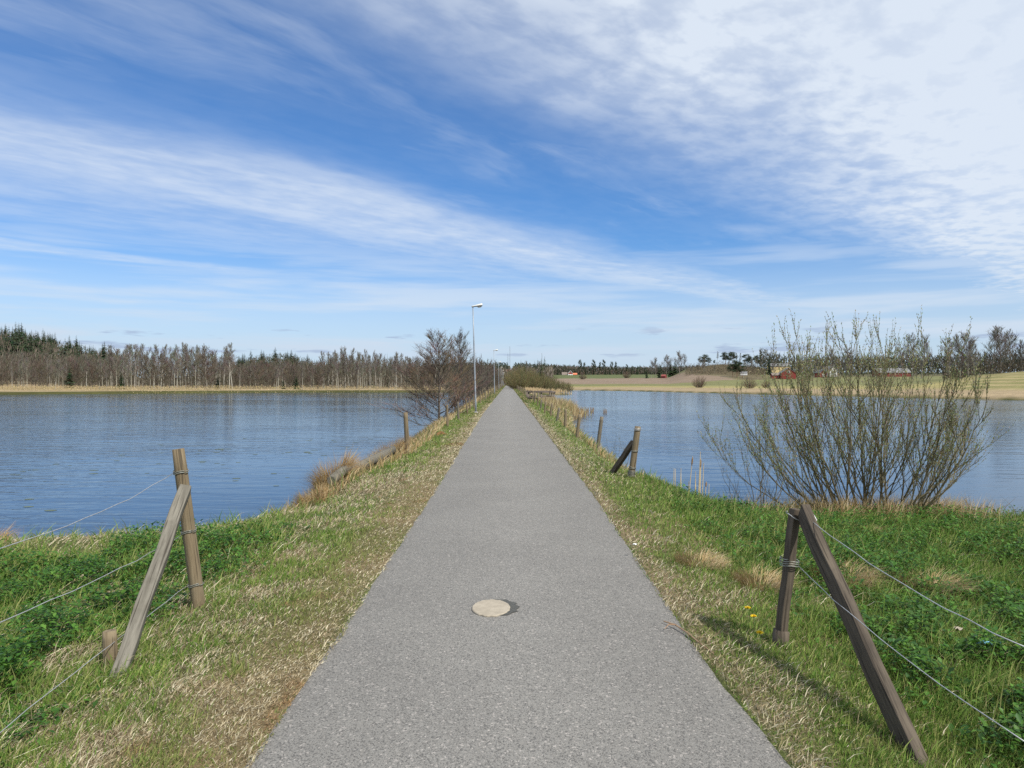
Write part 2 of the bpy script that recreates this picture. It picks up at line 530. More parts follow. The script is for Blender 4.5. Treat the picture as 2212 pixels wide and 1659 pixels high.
POND_L = [(-400, 2), (-60, 8.6), (-20, 10.2), (-9, 10.7), (-6.5, 11.1), (-5, 11.6), (-4.3, 12.6), (-3.9, 14.5), (-3.7, 17), (-3.75, 22), (-4.0, 27),
          (-4.0, 34), (-4.1, 45), (-4.2, 60), (-4.7, 100), (-5.6, 158), (-8, 165), (-25, 168), (-55, 166), (-79, 151), (-99, 138),
          (-140, 118), (-400, 60)]
POND_R = [(400, -2), (40, 8.2), (15, 11.4), (9, 12.7), (6.5, 13.2), (4.6, 13.4), (3.6, 13.7), (3.15, 14.6), (3.0, 17), (3.15, 20), (3.0, 24), (3.1, 30),
          (3.2, 38), (3.3, 42), (4.4, 47), (5.6, 53), (5.4, 58), (3.7, 63), (3.6, 72), (4.3, 90), (5.8, 120), (6.8, 138), (12.3, 142.5),
          (12.8, 146), (7.5, 150), (9, 180), (12, 205), (17, 213), (30, 196), (47, 148), (54, 130), (60, 116), (69, 97), (95, 78), (400, 30)]
WATER_Z = -0.80


def pond_sd(poly, X, Y):
    """signed distance, negative inside the water"""
    X = np.asarray(X, float); Y = np.asarray(Y, float)
    d = np.full(X.shape, 1e9); ins = np.zeros(X.shape, bool)
    n = len(poly)
    for i in range(n):
        ax, ay = poly[i]; bx, by = poly[(i + 1) % n]
        ex, ey = bx - ax, by - ay
        t = np.clip(((X - ax) * ex + (Y - ay) * ey) / (ex * ex + ey * ey), 0, 1)
        d = np.minimum(d, np.hypot(X - ax - t * ex, Y - ay - t * ey))
        c = ((ay > Y) != (by > Y)) & (X < (bx - ax) * (Y - ay) / (by - ay + 1e-12) + ax)
        ins ^= c
    return np.where(ins, -d, d)


HY = np.array([60, 100, 130, 160, 200, 270, 350, 420, 490, 650, 900, 1400, 3000.])
HU = np.array([-1500, -600, 0, 240, 330, 420, 480, 600, 720, 900, 1040, 1100, 1230, 1434, 1500, 1560, 1640, 1700, 1900, 2063, 2125, 2212, 2900, 4000.])
HZ = np.array([
    [-.3, -.3, -.3, 0, 1, 5, 10, 14, 16, 18, 15, 15, 20],
    [-.3, -.3, -.3, 0, 1, 8, 20, 28, 32, 28, 20, 15, 20],
    [-.3, -.3, -.3, -.3, -.2, 3, 14, 22, 25, 22, 14, 10, 20],
    [-.3, -.3, -.3, -.3, -.3, 0.5, 5, 10, 12, 9, 6, 8, 20],
    [-.3, -.3, -.3, -.3, -.3, 0, 0, .5, 1, 1, 2, 5, 20],
    [-.3, -.3, -.3, -.3, -.3, 0, 0, 0, 0, 1, 2, 5, 20],
    [-.3, -.3, -.3, -.3, -.3, 0, 1.5, 6, 9, 8, 4, 8, 20],
    [-.3, -.3, -.3, -.3, -.3, 0, 4, 11, 14, 10, 5, 10, 30],
    [-.3, -.3, -.3, -.3, -.3, 0, 1.5, 5, 7, 6, 5, 12, 40],
    [-.3, -.3, -.3, -.3, -.3, -.2, 0, 1, 2, 3, 6, 18, 50],
    [-.3, -.3, -.3, -.3, -.3, -.2, 0, .5, 1.5, 3, 8, 24, 70],
    [-.3, -.3, -.3, -.3, -.3, -.2, 0, .5, 1.5, 3, 8, 24, 70],
    [-.3, -.3, -.3, -.4, -.4, -.35, 0, .6, 2, 5.5, 10.5, 17, 40],
    [-.3, -.3, -.3, -.4, -.4, .1, .9, 2.4, 4.0, 6.8, 11, 16, 40],
    [-.3, -.3, -.3, -.4, -.4, .3, 2.6, 6.3, 12.2, 10, 11, 16, 40],
    [-.3, -.3, -.3, -.4, -.3, .6, 3.0, 6.8, 14.2, 11, 11, 16, 40],
    [-.3, -.3, -.3, -.4, -.1, .9, 2.6, 6.0, 12.0, 11, 11, 16, 40],
    [-.3, -.3, -.4, -.3, .1, 1.2, 2.8, 4.0, 5.5, 8, 11, 16, 40],
    [-.3, -.4, -.4, .1, .8, 2.0, 3.4, 4.9, 6.0, 8, 11, 16, 40],
    [-.4, -.7, .5, 1.8, 2.3, 3.0, 4.0, 5.2, 6.2, 8, 11, 16, 40],
    [-.4, -.6, 1.0, 2.5, 3.6, 4.4, 5.0, 6.0, 7.0, 9, 11, 16, 40],
    [-.4, -.4, 1.5, 3.2, 4.6, 5.6, 6.2, 7.0, 8.0, 9, 11, 16, 40],
    [-.4, 0, 2.0, 4.0, 6.0, 8.0, 9.0, 9.0, 9.0, 9, 11, 16, 40],
    [-.4, 0, 2.0, 4.0, 6.0, 8.0, 9.0, 9.0, 9.0, 9, 11, 16, 40]])


def far_z(X, Y):
    Yc = np.clip(Y, 60, 3000)
    U = np.clip(UC + F * X / np.maximum(Yc, 1), HU[0], HU[-1])
    i = np.clip(np.searchsorted(HU, U) - 1, 0, len(HU) - 2)
    tu = (U - HU[i]) / (HU[i + 1] - HU[i])
    tu = tu * tu * (3 - 2 * tu)
    lo = np.log(HY); ly = np.log(Yc)
    j = np.clip(np.searchsorted(lo, ly) - 1, 0, len(HY) - 2)
    ty = (ly - lo[j]) / (lo[j + 1] - lo[j])
    return (HZ[i, j] * (1 - tu) + HZ[i + 1, j] * tu) * (1 - ty) + (HZ[i, j + 1] * (1 - tu) + HZ[i + 1, j + 1] * tu) * ty


def zt(X, Y, sd=None):
    X = np.asarray(X, float); Y = np.asarray(Y, float)
    if sd is None:
        sd = np.minimum(pond_sd(POND_L, X, Y), pond_sd(POND_R, X, Y))
    off = np.abs(X - xc(Y))
    near = 0.012 - 0.13 * smooth(2.2, 5.0, off) - 0.08 * smooth(1.5, 2.6, off)
    near = near - .24 * smooth(2.3, 3.5, X) * smooth(8.6, 11.4, Y) * smooth(20, 15, Y)
    wf = smooth(60, 105, Y) * smooth(2.6, 7.0, off)
    level = near * (1 - wf) + far_z(X, Y) * wf
    wid = 1.25 + 1.75 * smooth(13.6, 10.4, Y)
    wid = np.where((Y > 60) & (off > 6), 2.5, wid)
    k = smooth(0, 1, np.clip(sd, 0, None) / wid)
    z = WATER_Z - 0.04 + (level - WATER_Z + 0.04) * k
    z = np.where(sd < 0, WATER_Z - 0.04 - np.minimum(-sd * 0.35, 1.4), z)
    on = (off > 1.5) & (sd > 0.2)
    bump = (fbm(X * 1.1, Y * 1.1, 3) - 0.5) * 0.14 * smooth(1.3, 2.4, off) * smooth(0.1, 1.2, sd)
    return z + np.where(Y < 90, bump, 0)


def zt1(x, y):
    return float(zt(np.array([x]), np.array([y]))[0])


def axis(lo, hi, step, a, b, grow, lim):
    c = list(np.arange(a, b + 1e-6, step))
    s = step; x = b
    while x < hi:
        s = min(s * grow, lim); x += s; c.append(x)
    s = step; x = a
    pre = []
    while x > lo:
        s = min(s * grow, lim); x -= s; pre.append(x)
    return np.array(pre[::-1] + c)


gx = axis(-2600, 2600, 0.12, -8.5, 8.5, 1.045, 90)
gx = np.unique(np.round(np.concatenate([gx, np.arange(-2.6, 2.4, 0.06)]), 3))
gy = axis(-60, 3600, 0.12, 1.6, 19.0, 1.028, 90)
GX, GY = np.meshgrid(gx, gy)
fx_, fy_ = GX.ravel(), GY.ravel()
SDL = pond_sd(POND_L, fx_, fy_); SDR = pond_sd(POND_R, fx_, fy_)
SD = np.minimum(SDL, SDR)
GZ = zt(fx_, fy_, SD)
ins_ = np.minimum(fx_ - xl(fy_), xr(fy_) - fx_)          # metres inside the path edge
ins_ = np.where(fy_ < PATH_END + 3, ins_, -1)
GZ = np.where(ins_ > -0.02, np.minimum(GZ, 0.012 - 0.062 * smooth(0.0, 0.15, ins_)), GZ)
# zone colours (what grows or lies there)
U_ = UC + F * fx_ / np.maximum(fy_, 1.0)
C = np.zeros((len(fx_), 3))
nz = fbm(fx_ * 0.9, fy_ * 0.9, 5)
C[:] = np.array([0.085, 0.10, 0.032])
strw = smooth(0.42, 0.62, nz)[:, None]
C = C * (1 - strw) + np.array([0.165, 0.128, 0.072]) * strw
tan = np.array([0.33, 0.255, 0.155]); olive = np.array([0.062, 0.062, 0.02]); green = np.array([0.135, 0.165, 0.05])
plough = np.array([0.205, 0.155, 0.112]); hillb = np.array([0.115, 0.095, 0.055]); crop = np.array([0.10, 0.115, 0.048])


def paint(mask, col, w=1.0):
    global C
    k = (np.clip(mask, 0, 1) * w)[:, None]
    C = C * (1 - k) + np.asarray(col) * k


farm = smooth(75, 100, fy_)
left = farm * (fx_ < xc(fy_) - 3)
right = farm * (fx_ > xc(fy_) + 3)
paint(left, tan)
paint(left * smooth(0.45, 0.6, fbm(fx_ * .06, fy_ * .12, 9)), np.array([0.22, 0.17, 0.09]))
paint(left * smooth(7.0, 3.5, SD), olive)
paint(left * smooth(215, 260, fy_), np.array([0.11, 0.085, 0.05]))
YG = np.interp(U_, [1100, 1230, 1434, 1560, 1700, 1900, 2060, 2212], [255, 262, 228, 205, 180, 148, 118, 108])
YP0 = np.interp(U_, [1100, 1230, 1434, 1500, 1580, 1640], [390, 400, 330, 305, 340, 400])
YP1 = np.interp(U_, [1100, 1230, 1434, 1500, 1560, 1600], [620, 610, 520, 415, 385, 345])
paint(right, tan * 0.84)
paint(right * smooth(2.2, 1.2, SD), olive)
paint(right * smooth(0, 14, fy_ - YG), np.array([0.27, 0.235, 0.10]))
paint(right * smooth(20, 60, fy_ - YG), np.array([0.155, 0.155, 0.068]))
paint(right * smooth(-6, 6, fy_ - YP0) * smooth(6, -6, fy_ - YP1) * (U_ < 1640), plough)
paint(right * smooth(-6, 6, fy_ - YP1) * (U_ < 1470), crop)
paint(right * smooth(-6, 10, fy_ - YP1) * smooth(1462, 1500, U_) * smooth(1680, 1640, U_), hillb)
paint(right * smooth(380, 430, fy_) * smooth(1660, 1700, U_), np.array([0.12, 0.11, 0.06]))
# mown strips on the right-hand slope
st = 0.5 + 0.5 * np.sin((fx_ * 0.62 + fy_ * 0.30) * 0.75 + 2.0 * fbm(fx_ * .03, fy_ * .03, 4))
slope = right * smooth(2035, 2075, U_) * smooth(8, 22, fy_ - YG + 8) * smooth(260, 220, fy_)
paint(slope, np.array([0.16, 0.155, 0.06]))
paint(slope * smooth(0.5, 0.8, st), np.array([0.29, 0.235, 0.12]))
paint((fy_ > 900) * 1.0, np.array([0.05, 0.055, 0.03]), 0.8)
paint(smooth(1.0, 0.2, SD) * (fy_ < 75), np.array([0.10, 0.075, 0.04]))
moss = (fx_ < xl(fy_)) * smooth(0.75, 0.3, xl(fy_) - fx_) * (fy_ < 200)
paint(moss, np.array([0.175, 0.135, 0.07]), 0.5)
paint((fx_ > xr(fy_)) * smooth(0.35, 0.08, fx_ - xr(fy_)) * (fy_ < 200), np.array([0.15, 0.115, 0.07]), 0.6)
nxn, nyn = len(gx), len(gy)
ii = (np.arange(nyn - 1)[:, None] * nxn + np.arange(nxn - 1)[None, :]).ravel()
quads = np.column_stack([ii, ii + 1, ii + nxn + 1, ii + nxn])
ground = np_mesh("ground", np.column_stack([fx_, fy_, GZ]), quads, None, C, M_earth, None, True)
tag(ground, kind="structure")

# path sheet with ragged edges and a low crown
pys = np.concatenate([np.arange(-6, 25, 0.06), np.arange(25, 60, 0.3), np.arange(60, PATH_END, 1.5)])
OFF = [0, .025, .05, .08, .12, .2, .35, .55, .8]
NC = len(OFF) * 2 + 1
rows = []; pcol = []
for y in pys:
    l = xl(y) + 0.05 * (vnoise(y * 0.6, 0.5, 1) - .5) + 0.085 * (vnoise(y * 4.5, 0.5, 2) - .5) + 0.045 * (vnoise(y * 14, 0.5, 8) - .5)
    r = xr(y) + 0.07 * (vnoise(y * 0.6, 3.5, 3) - .5) + 0.085 * (vnoise(y * 4.5, 4.5, 4) - .5) + 0.045 * (vnoise(y * 14, 4.5, 6) - .5)
    l -= .055; r += .055
    xs = [l + q for q in OFF] + [(l + r) / 2] + [r - q for q in OFF[::-1]]
    for x in xs:
        t = (x - l) / (r - l); e = min(x - l, r - x)
        z = 0.004 + 0.018 * (1 - (2 * t - 1) ** 2) - 0.036 * (1 - min(1, e / .10)) ** 2
        rows.append((x, y, z))
        pcol.append(0.95 + 0.09 * math.exp(-((t - 0.5) / 0.22) ** 2))
W_ = NC
k = (np.arange(len(pys) - 1)[:, None] * W_ + np.arange(W_ - 1)[None, :]).ravel()
pcol = np.array(pcol)
path = np_mesh("path", np.array(rows), np.column_stack([k, k + 1, k + W_ + 1, k + W_]), None,
               np.column_stack([pcol, pcol, pcol * 0.98]), M_asphalt, None, False)
tag(path, kind="structure")


def water(name, poly, xs):
    b = MB()
    b.add([(x, y, WATER_Z) for x, y in xs], [tuple(range(len(xs)))])
    return tag(b.build(name, M_water), kind="structure")


water("left_pond_water", POND_L, [(-420, -20), (-2.9, -20), (-2.6, 20), (-3.2, 175), (-420, 175)])
water("right_pond_water", POND_R, [(2.2, -20), (420, -20), (420, 100), (60, 225), (3.0, 225), (2.2, 60)])

# ------------------------------------------------------------------ plants: builders
def rnd(a, b): return random.uniform(a, b)


def sphere_dir(th, ph):
    return Vector((math.sin(th) * math.cos(ph), math.sin(th) * math.sin(ph), math.cos(th)))


def curve_pts(p, d, L, n, up=0.0, wob=0.12):
    """points along a branch that slowly turns up"""
    pts = [p.copy()]
    d = d.copy()
    for i in range(n):
        d = (d + Vector((rnd(-wob, wob), rnd(-wob, wob), rnd(-wob, wob) + up))).normalized()
        p = p + d * (L / n)
        pts.append(p.copy())
    return pts


def bare_tree_mesh(H, kind, limbs=24, subs=6, twigs=5, tw=0.03, h0=0.25, spread=0.28, trunk_r=None, ang=(45, 75), up=0.18, lean=0.02, multi=1, low=False):
    """returns (trunk, crown) builders of a leafless tree"""
    T, Cw = MB(), MB()
    bark = {"birch": (0.37, 0.355, 0.31), "alder": (0.12, 0.10, 0.082), "aspen": (0.30, 0.29, 0.235), "grey": (0.22, 0.2, 0.17)}[kind]
    tcol = {"birch": (0.145, 0.128, 0.108), "alder": (0.108, 0.091, 0.070), "aspen": (0.160, 0.146, 0.122), "grey": (0.175, 0.157, 0.134)}[kind]
    for s in range(multi):
        r0 = (trunk_r or H * 0.0105) * (1 if multi == 1 else 0.75)
        base = Vector((rnd(-.3, .3), rnd(-.3, .3), -0.15)) if s else Vector((0, 0, -0.15))
        d = Vector((rnd(-lean, lean) * (1 + 4 * (s > 0)), rnd(-lean, lean) * (1 + 4 * (s > 0)), 1)).normalized()
        pts = curve_pts(base, d, H * (1 if s == 0 else rnd(.7, .95)), 8, 0.01, 0.04)
        T.col = bark
        T.tube(pts, [r0 * (1 - 0.86 * i / 8) for i in range(9)], 5)
        Hs = pts[-1].z
        for i in range(limbs // multi):
            f = h0 + (0.97 - h0) * ((i + rnd(0, 1)) / (limbs / multi))
            q = f * 8; a = min(int(q), 7)
            p = pts[a].lerp(pts[a + 1], q - a)
            ph = rnd(0, 6.28)
            th = R(rnd(*ang)) * (1 - 0.45 * f)
            L = H * spread * rnd(.7, 1.15) * ((1.12 - 0.8 * f) if low else (1.15 - 0.75 * abs(f - 0.45) / 0.55))
            c = curve_pts(p, sphere_dir(th, ph), L, 4, up, 0.14)
            lr = r0 * 0.34 * (1.1 - f * .8)
            T.col = tuple(0.5 * x + 0.5 * y for x, y in zip(bark, tcol)) if kind != "alder" else bark
            T.tube(c, [lr, lr * .8, lr * .6, lr * .42, lr * .2], 3, False)
            Cw.col = tuple(x * rnd(.85, 1.2) for x in tcol)
            for k2 in range(subs):
                g_ = rnd(0.2, 1.0) * 4; a2 = min(int(g_), 3)
                p2 = c[a2].lerp(c[a2 + 1], g_ - a2)
                d2 = (c[a2 + 1] - c[a2]).normalized()
                d2 = (d2 + Vector((rnd(-.8, .8), rnd(-.8, .8), rnd(-.1, .7)))).normalized()
                L2 = L * rnd(.28, .55)
                c2 = curve_pts(p2, d2, L2, 2, up * .8, 0.15)
                Cw.strip(c2[0], c2[1], tw * 1.1, tw * .8); Cw.strip(c2[1], c2[2], tw * .8)
                for k3 in range(twigs):
                    g3 = rnd(0.15, 1)
                    p3 = c2[0].lerp(c2[1], g3 * 2) if g3 < .5 else c2[1].lerp(c2[2], g3 * 2 - 1)
                    d3 = (d2 + Vector((rnd(-1, 1), rnd(-1, 1), rnd(-.3, .9)))).normalized()
                    Cw.strip(p3, p3 + d3 * L2 * rnd(.35, .75), tw * .7)
    return T, Cw


def spruce_mesh(H):
    T, Cw = MB(), MB()
    T.col = (0.11, 0.085, 0.065)
    T.tube([(0, 0, -.2), (0, 0, H * .5), (0, 0, H * .98)], [H * .014, H * .009, .01], 5)
    tiers = 22
    for i in range(tiers):
        f = i / (tiers - 1)
        z = H * (0.07 + 0.91 * f)
        L = H * 0.19 * (1 - f) ** 0.85 * rnd(.8, 1.15) + 0.18
        for k in range(9):
            ph = rnd(0, 6.28)
            d = Vector((math.cos(ph), math.sin(ph), 0))
            l = L * rnd(.6, 1.15)
            p0 = Vector((0, 0, z)); p1 = p0 + d * l + Vector((0, 0, -l * rnd(.25, .55)))
            side = Vector((-d.y, d.x, 0))
            Cw.col = tuple(c * rnd(.7, 1.35) for c in (0.032, 0.05, 0.024))
            wv = l * rnd(.26, .4)
            mid = p0.lerp(p1, .55)
            Cw.add([tuple(p0), tuple(mid + side * wv + Vector((0, 0, -wv * .5))), tuple(p1), tuple(mid - side * wv + Vector((0, 0, -wv * .5)))], [(0, 1, 2), (0, 2, 3)])
    return T, Cw


def pine_mesh(H, crown0=0.45, wide=0.2):
    T, Cw = MB(), MB()
    T.col = (0.22, 0.13, 0.085)
    pts = curve_pts(Vector((0, 0, -.2)), Vector((rnd(-.04, .04), rnd(-.04, .04), 1)), H * .97, 6, 0, .04)
    T.tube(pts, [H * .014 * (1 - .8 * i / 6) for i in range(7)], 5)
    for i in range(15):
        f = crown0 + (1 - crown0) * ((i + rnd(0, 1)) / 15)
        q = f * 6; a = min(int(q), 5)
        p = pts[a].lerp(pts[a + 1], q - a)
        ph = rnd(0, 6.28)
        L = H * wide * (1.1 - .9 * abs(f - (crown0 + .35 * (1 - crown0))) / (1 - crown0)) * rnd(.5, 1.1)
        e = p + Vector((math.cos(ph) * L, math.sin(ph) * L, L * rnd(.05, .5)))
        T.tube([p, e], [H * .004, H * .0015], 3, False)
        tone = rnd(.75, 1.3)
        for k in range(90):
            c = e + Vector((random.gauss(0, 1) * H * .045, random.gauss(0, 1) * H * .045, random.gauss(0, 1) * H * .036))
            Cw.col = tuple(x * tone * rnd(.8, 1.25) for x in (0.040, 0.055, 0.028))
            dd = Vector((rnd(-1, 1), rnd(-1, 1), rnd(-.3, 1))).normalized() * H * .03
            Cw.strip(c, c + dd, H * .016)
    return T, Cw


def bush_mesh(Hh, wd, stems=90, tw=0.022, col=(0.150, 0.132, 0.060), bark=(0.12, 0.105, 0.06)):
    """rounded many-stemmed leafless shrub"""
    T, Cw = MB(), MB()
    for i in range(stems):
        ph = rnd(0, 6.28); rr = math.sqrt(rnd(0, 1))
        tip = Vector((math.cos(ph) * rr * wd, math.sin(ph) * rr * wd, Hh * math.sqrt(max(0.04, 1 - rr ** 2 * .9)) * rnd(.75, 1.03)))
        b = Vector((math.cos(ph) * rr * wd * .28, math.sin(ph) * rr * wd * .28, -.1))
        m1 = b.lerp(tip, .5) + Vector((math.cos(ph), math.sin(ph), 0)) * wd * .10 * rr
        T.col = tuple(x * rnd(.8, 1.2) for x in bark)
        T.tube([b, m1, tip], [tw * 1.5, tw, tw * .4], 3, False)
        Cw.col = tuple(x * rnd(.8, 1.25) for x in col)
        for k in range(22):
            t = rnd(.15, 1)
            p = b.lerp(m1, t * 2) if t < .5 else m1.lerp(tip, t * 2 - 1)
            d = ((tip - b).normalized() + Vector((rnd(-.8, .8), rnd(-.8, .8), rnd(-.2, .6)))).normalized()
            Cw.strip(p, p + d * Hh * rnd(.10, .24), tw * .8)
    return T, Cw


class Kind:
    """a plant with its parts; further ones are copies that share the meshes"""
    def __init__(s, name, builders, mats, parts=("trunk", "crown")):
        s.name = name; s.protos = []
        s.mats = mats; s.parts = parts; s.builders = builders; s.used = [False] * len(builders)
        for bl in builders:
            kids = []
            for part, mb, mt in zip(parts, bl, mats):
                o = mb.build(part, mt, None, False, True)
                kids.append(o)
            s.protos.append(kids)

    def place(s, x, y, scale, label, cat, group, i=None, rz=None, z=None, sx=None):
        i = random.randrange(len(s.protos)) if i is None else i
        root = bpy.data.objects.new(s.name, None)
        COL.objects.link(root)
        root.location = (x, y, zt1(x, y) if z is None else z)
        root.rotation_euler = (0, 0, rnd(0, 6.28) if rz is None else rz)
        root.scale = (scale * (sx or 1), scale * (sx or 1), scale)
        tag(root, label, cat, group)
        for k in s.protos[i]:
            if s.used[i]:
                c = k.copy(); COL.objects.link(c)
            else:
                c = k
            c.parent = root
        s.used[i] = True
        return root

    def finish(s):
        for i, kids in enumerate(s.protos):
            if not s.used[i]:
                for k in kids: bpy.data.objects.remove(k)


# unit-ish heights: every variant is built at true size near its typical height
BIRCH = Kind("birch_tree", [bare_tree_mesh(12, "birch", 34, 8, 6, .028, .36, .20, None, (25, 60), .10) for _ in range(5)], (M_bark, M_twig))
ASPEN = Kind("aspen_tree", [bare_tree_mesh(12, "aspen", 32, 8, 6, .03, .30, .23, None, (30, 65), .12) for _ in range(4)], (M_bark, M_twig))
ALDER = Kind("alder_tree", [bare_tree_mesh(8, "alder", 34, 7, 5, .03, .08, .27, None, (45, 80), .10, .03, 2) for _ in range(5)], (M_bark, M_twig))
GREYT = Kind("broadleaf_tree", [bare_tree_mesh(12, "grey", 40, 8, 6, .04, .18, .30, .16, (35, 75), .13, .03) for _ in range(3)], (M_bark, M_twig))
SPRUCE = Kind("spruce_tree", [spruce_mesh(14) for _ in range(5)], (M_bark, M_needle))
PINE = Kind("pine_tree", [pine_mesh(12, rnd(.35, .6), rnd(.15, .21)) for _ in range(5)], (M_bark, M_needle))
SHRUB = Kind("willow_shrub", [bush_mesh(5, 3.6, 170, .018) for _ in range(3)], (M_bark, M_twig), ("stems", "twigs"))
BROWNSHRUB = Kind("bare_shrub", [bush_mesh(4, 2.6, 80, .022, (0.17, 0.125, 0.09), (0.13, 0.1, 0.075)) for _ in range(3)], (M_bark, M_twig), ("stems", "twigs"))

# ---- the wood beyond the left pond
TOPU = [-200, 0, 230, 238, 500, 508, 690, 700, 740, 800, 900, 1060]
TOPV = [768, 768, 770, 752, 750, 778, 778, 763, 755, 763, 770, 775]


def zone_left(u):
    if u < 120: return "under the dark spruce slope"
    if u < 238: return "at the foot of the spruce slope"
    if u < 505: return "in the tall open row against the sky"
    if u < 700: return "in front of the low wooded hill"
    return "in the pale stand across the pond"


N_left = 0
for i in range(225):
    u = -75 + 1020 * (i + rnd(0, 1)) / 225
    Y = rnd(186, 235)
    x = at(u, Y)
    tall = 238 < u < 500
    Hh = (VH - np.interp(u, TOPU, TOPV)) / F * Y + EYE + .3
    Hh *= rnd(.80, 1.06) if not tall else rnd(.72, 1.08)
    if (700 < u < 900 and random.random() < .8) or (tall and random.random() < .62) or random.random() < .42:
        K, hh, cat, nm = (BIRCH, 12, "birch", "pale birch") if random.random() < .65 else (ASPEN, 12, "aspen", "grey aspen")
        rz = None
    else:
        K, hh, cat, nm = ALDER, 8, "alder", "brown alder"
        Hh *= .93
    K.place(x, Y, Hh / hh, nm + " " + zone_left(u), cat, "trees of the far wood across the left pond", sx=rnd(.75, 1.2))
# conifers of the slope and of the low hill
for i in range(158):
    u = rnd(-120, 245) if i < 118 else rnd(475, 715)
    Y = rnd(300, 455)
    x = at(u, Y)
    K = SPRUCE
    h = rnd(11.5, 17) if u < 250 else rnd(9, 13)
    if u > 400: h *= .92 * float(np.interp(u, [470, 520, 600, 680, 720], [.8, 1.1, 1.1, .9, .7]))
    lab = "dark spruce on the low hill behind the bare wood" if u > 250 else "dark spruce high at the left end of the wooded slope" if u < 20 else "dark spruce halfway along the wooded slope" if u < 130 else "dark spruce at the low right end of the wooded slope"
    K.place(x, Y, h / (14 if K is SPRUCE else 12), lab, "spruce" if K is SPRUCE else "pine", "conifers behind the left wood", sx=rnd(1.0, 1.35) if u < 250 else rnd(1.4, 1.9))
for i in range(34):
    u = rnd(-80, 1060); Y = rnd(262, 330)
    if u < 250: Y = rnd(300, 420)
    SPR = random.random() < .45
    if SPR: SPRUCE.place(at(u, Y), Y, rnd(.45, .75), "small dark spruce half hidden in the bare left wood", "spruce", "spruces inside the left wood", sx=1.2)
    else: ALDER.place(at(u, Y), Y, rnd(1.0, 1.4), "bare brown tree deep inside the left wood", "tree", "trees deep in the left wood")
for u, v, h in ((150, 833, 6.5), (262, 834, 5), (640, 836, 4.6), (612, 836, 3.2), (470, 835, 4)):
    Y = 190
    SPRUCE.place(at(u, Y), Y, h / 14, "young green spruce at the front edge of the left wood", "spruce", "young spruces at the wood edge", sx=1.4)


def stick_wood(name, n, ur, Yr, hr, cols, w, label, cat, topf=None):
    """far-off wood that reads as one mass: thousands of upright twigs and stems"""
    u = rng.uniform(*ur, n); Y = rng.uniform(*Yr, n)
    X = at(u, Y)
    z0 = zt(X, Y)
    Hm = rng.uniform(*hr, n)
    if topf is not None: Hm = Hm * topf(u)
    f = rng.uniform(0, 1, n) ** 0.8
    P = np.column_stack([X, Y, z0 + Hm * f * 0.9])
    L = Hm * rng.uniform(.08, .26, n)
    cols = np.array(cols)
    c = cols[rng.integers(0, len(cols), n)] * rng.uniform(.75, 1.25, n)[:, None]
    o_ = blades(name, P, L, np.full(n, w) * rng.uniform(.6, 1.6, n), rng.uniform(0, 6.28, n), rng.uniform(.05, .75, n), c, M_twig)
    return tag(o_, label, cat, None, "stuff")


brown = [(0.115, 0.098, 0.076), (0.09, 0.078, 0.06), (0.14, 0.124, 0.10), (0.10, 0.084, 0.067), (0.085, 0.085, 0.055)]
stick_wood("wood_undergrowth", 42000, (-140, 1075), (205, 268), (5.5, 10.5), brown, .12,
           "brown tangle of bare branches filling the wood across the left pond", "undergrowth",
           lambda u: np.interp(u, [-140, 230, 240, 500, 520, 690, 720, 900, 1070], [1.05, 1.0, .8, .75, .85, .85, .95, .95, .85]))
stick_wood("slope_wood", 16000, (-160, 260), (290, 440), (7, 12), [(0.15, 0.12, 0.095), (0.06, 0.07, 0.04), (0.05, 0.065, 0.035), (0.17, 0.135, 0.11)], .22,
           "mixed brown and dark green woodland covering the slope at the far left", "woodland")
stick_wood("hill_wood", 9000, (455, 760), (340, 450), (5, 8.5), [(0.13, 0.105, 0.08), (0.055, 0.065, 0.035), (0.045, 0.06, 0.03)], .22,
           "dark mixed woodland on the low hill behind the bare trees", "woodland")

# ---- alder beside the left fence, and the brown row that follows the left bank
A0 = bare_tree_mesh(5.3, "alder", 84, 11, 7, .0085, .04, .47, .066, (58, 98), .08, .03, 1, True)
A0[1].c = [(r_ * 1.35, g_ * 1.15, b_ * 1.05) for r_, g_, b_ in A0[1].c]
NEARALDER = Kind("alder_tree", [A0, bare_tree_mesh(5.4, "alder", 64, 10, 7, .0085, .08, .36, .055, (40, 85), .10, .06, 1, True)], (M_bark, M_twig))
NEARALDER.place(-3.95, 38.0, .88, "bare spreading alder with low horizontal branches over the water by the fence", "alder", None, 0, 0.4, -.72, 1.25)
NEARALDER.place(-3.75, 49.0, 1.02, "bare upright alder just behind the spreading one, nearer the lamp post", "alder", None, 1, 0.4, -.45)
for i in range(48):
    Y = 52 + 4.1 * i + rnd(-1.5, 1.5)
    x = float(xl(Y)) - rnd(1.7, 3.6)
    h = rnd(4.0, 6.2) if Y > 60 else rnd(3.2, 4.4)
    near = "between the first and second lamp posts" if Y < 91 else "between the second and third lamp posts" if Y < 145 else "beyond the third lamp post"
    ALDER.place(x, Y, h / 8, "brown bare alder " + near, "alder", "alder row along the left fence", sx=rnd(.8, 1.1))

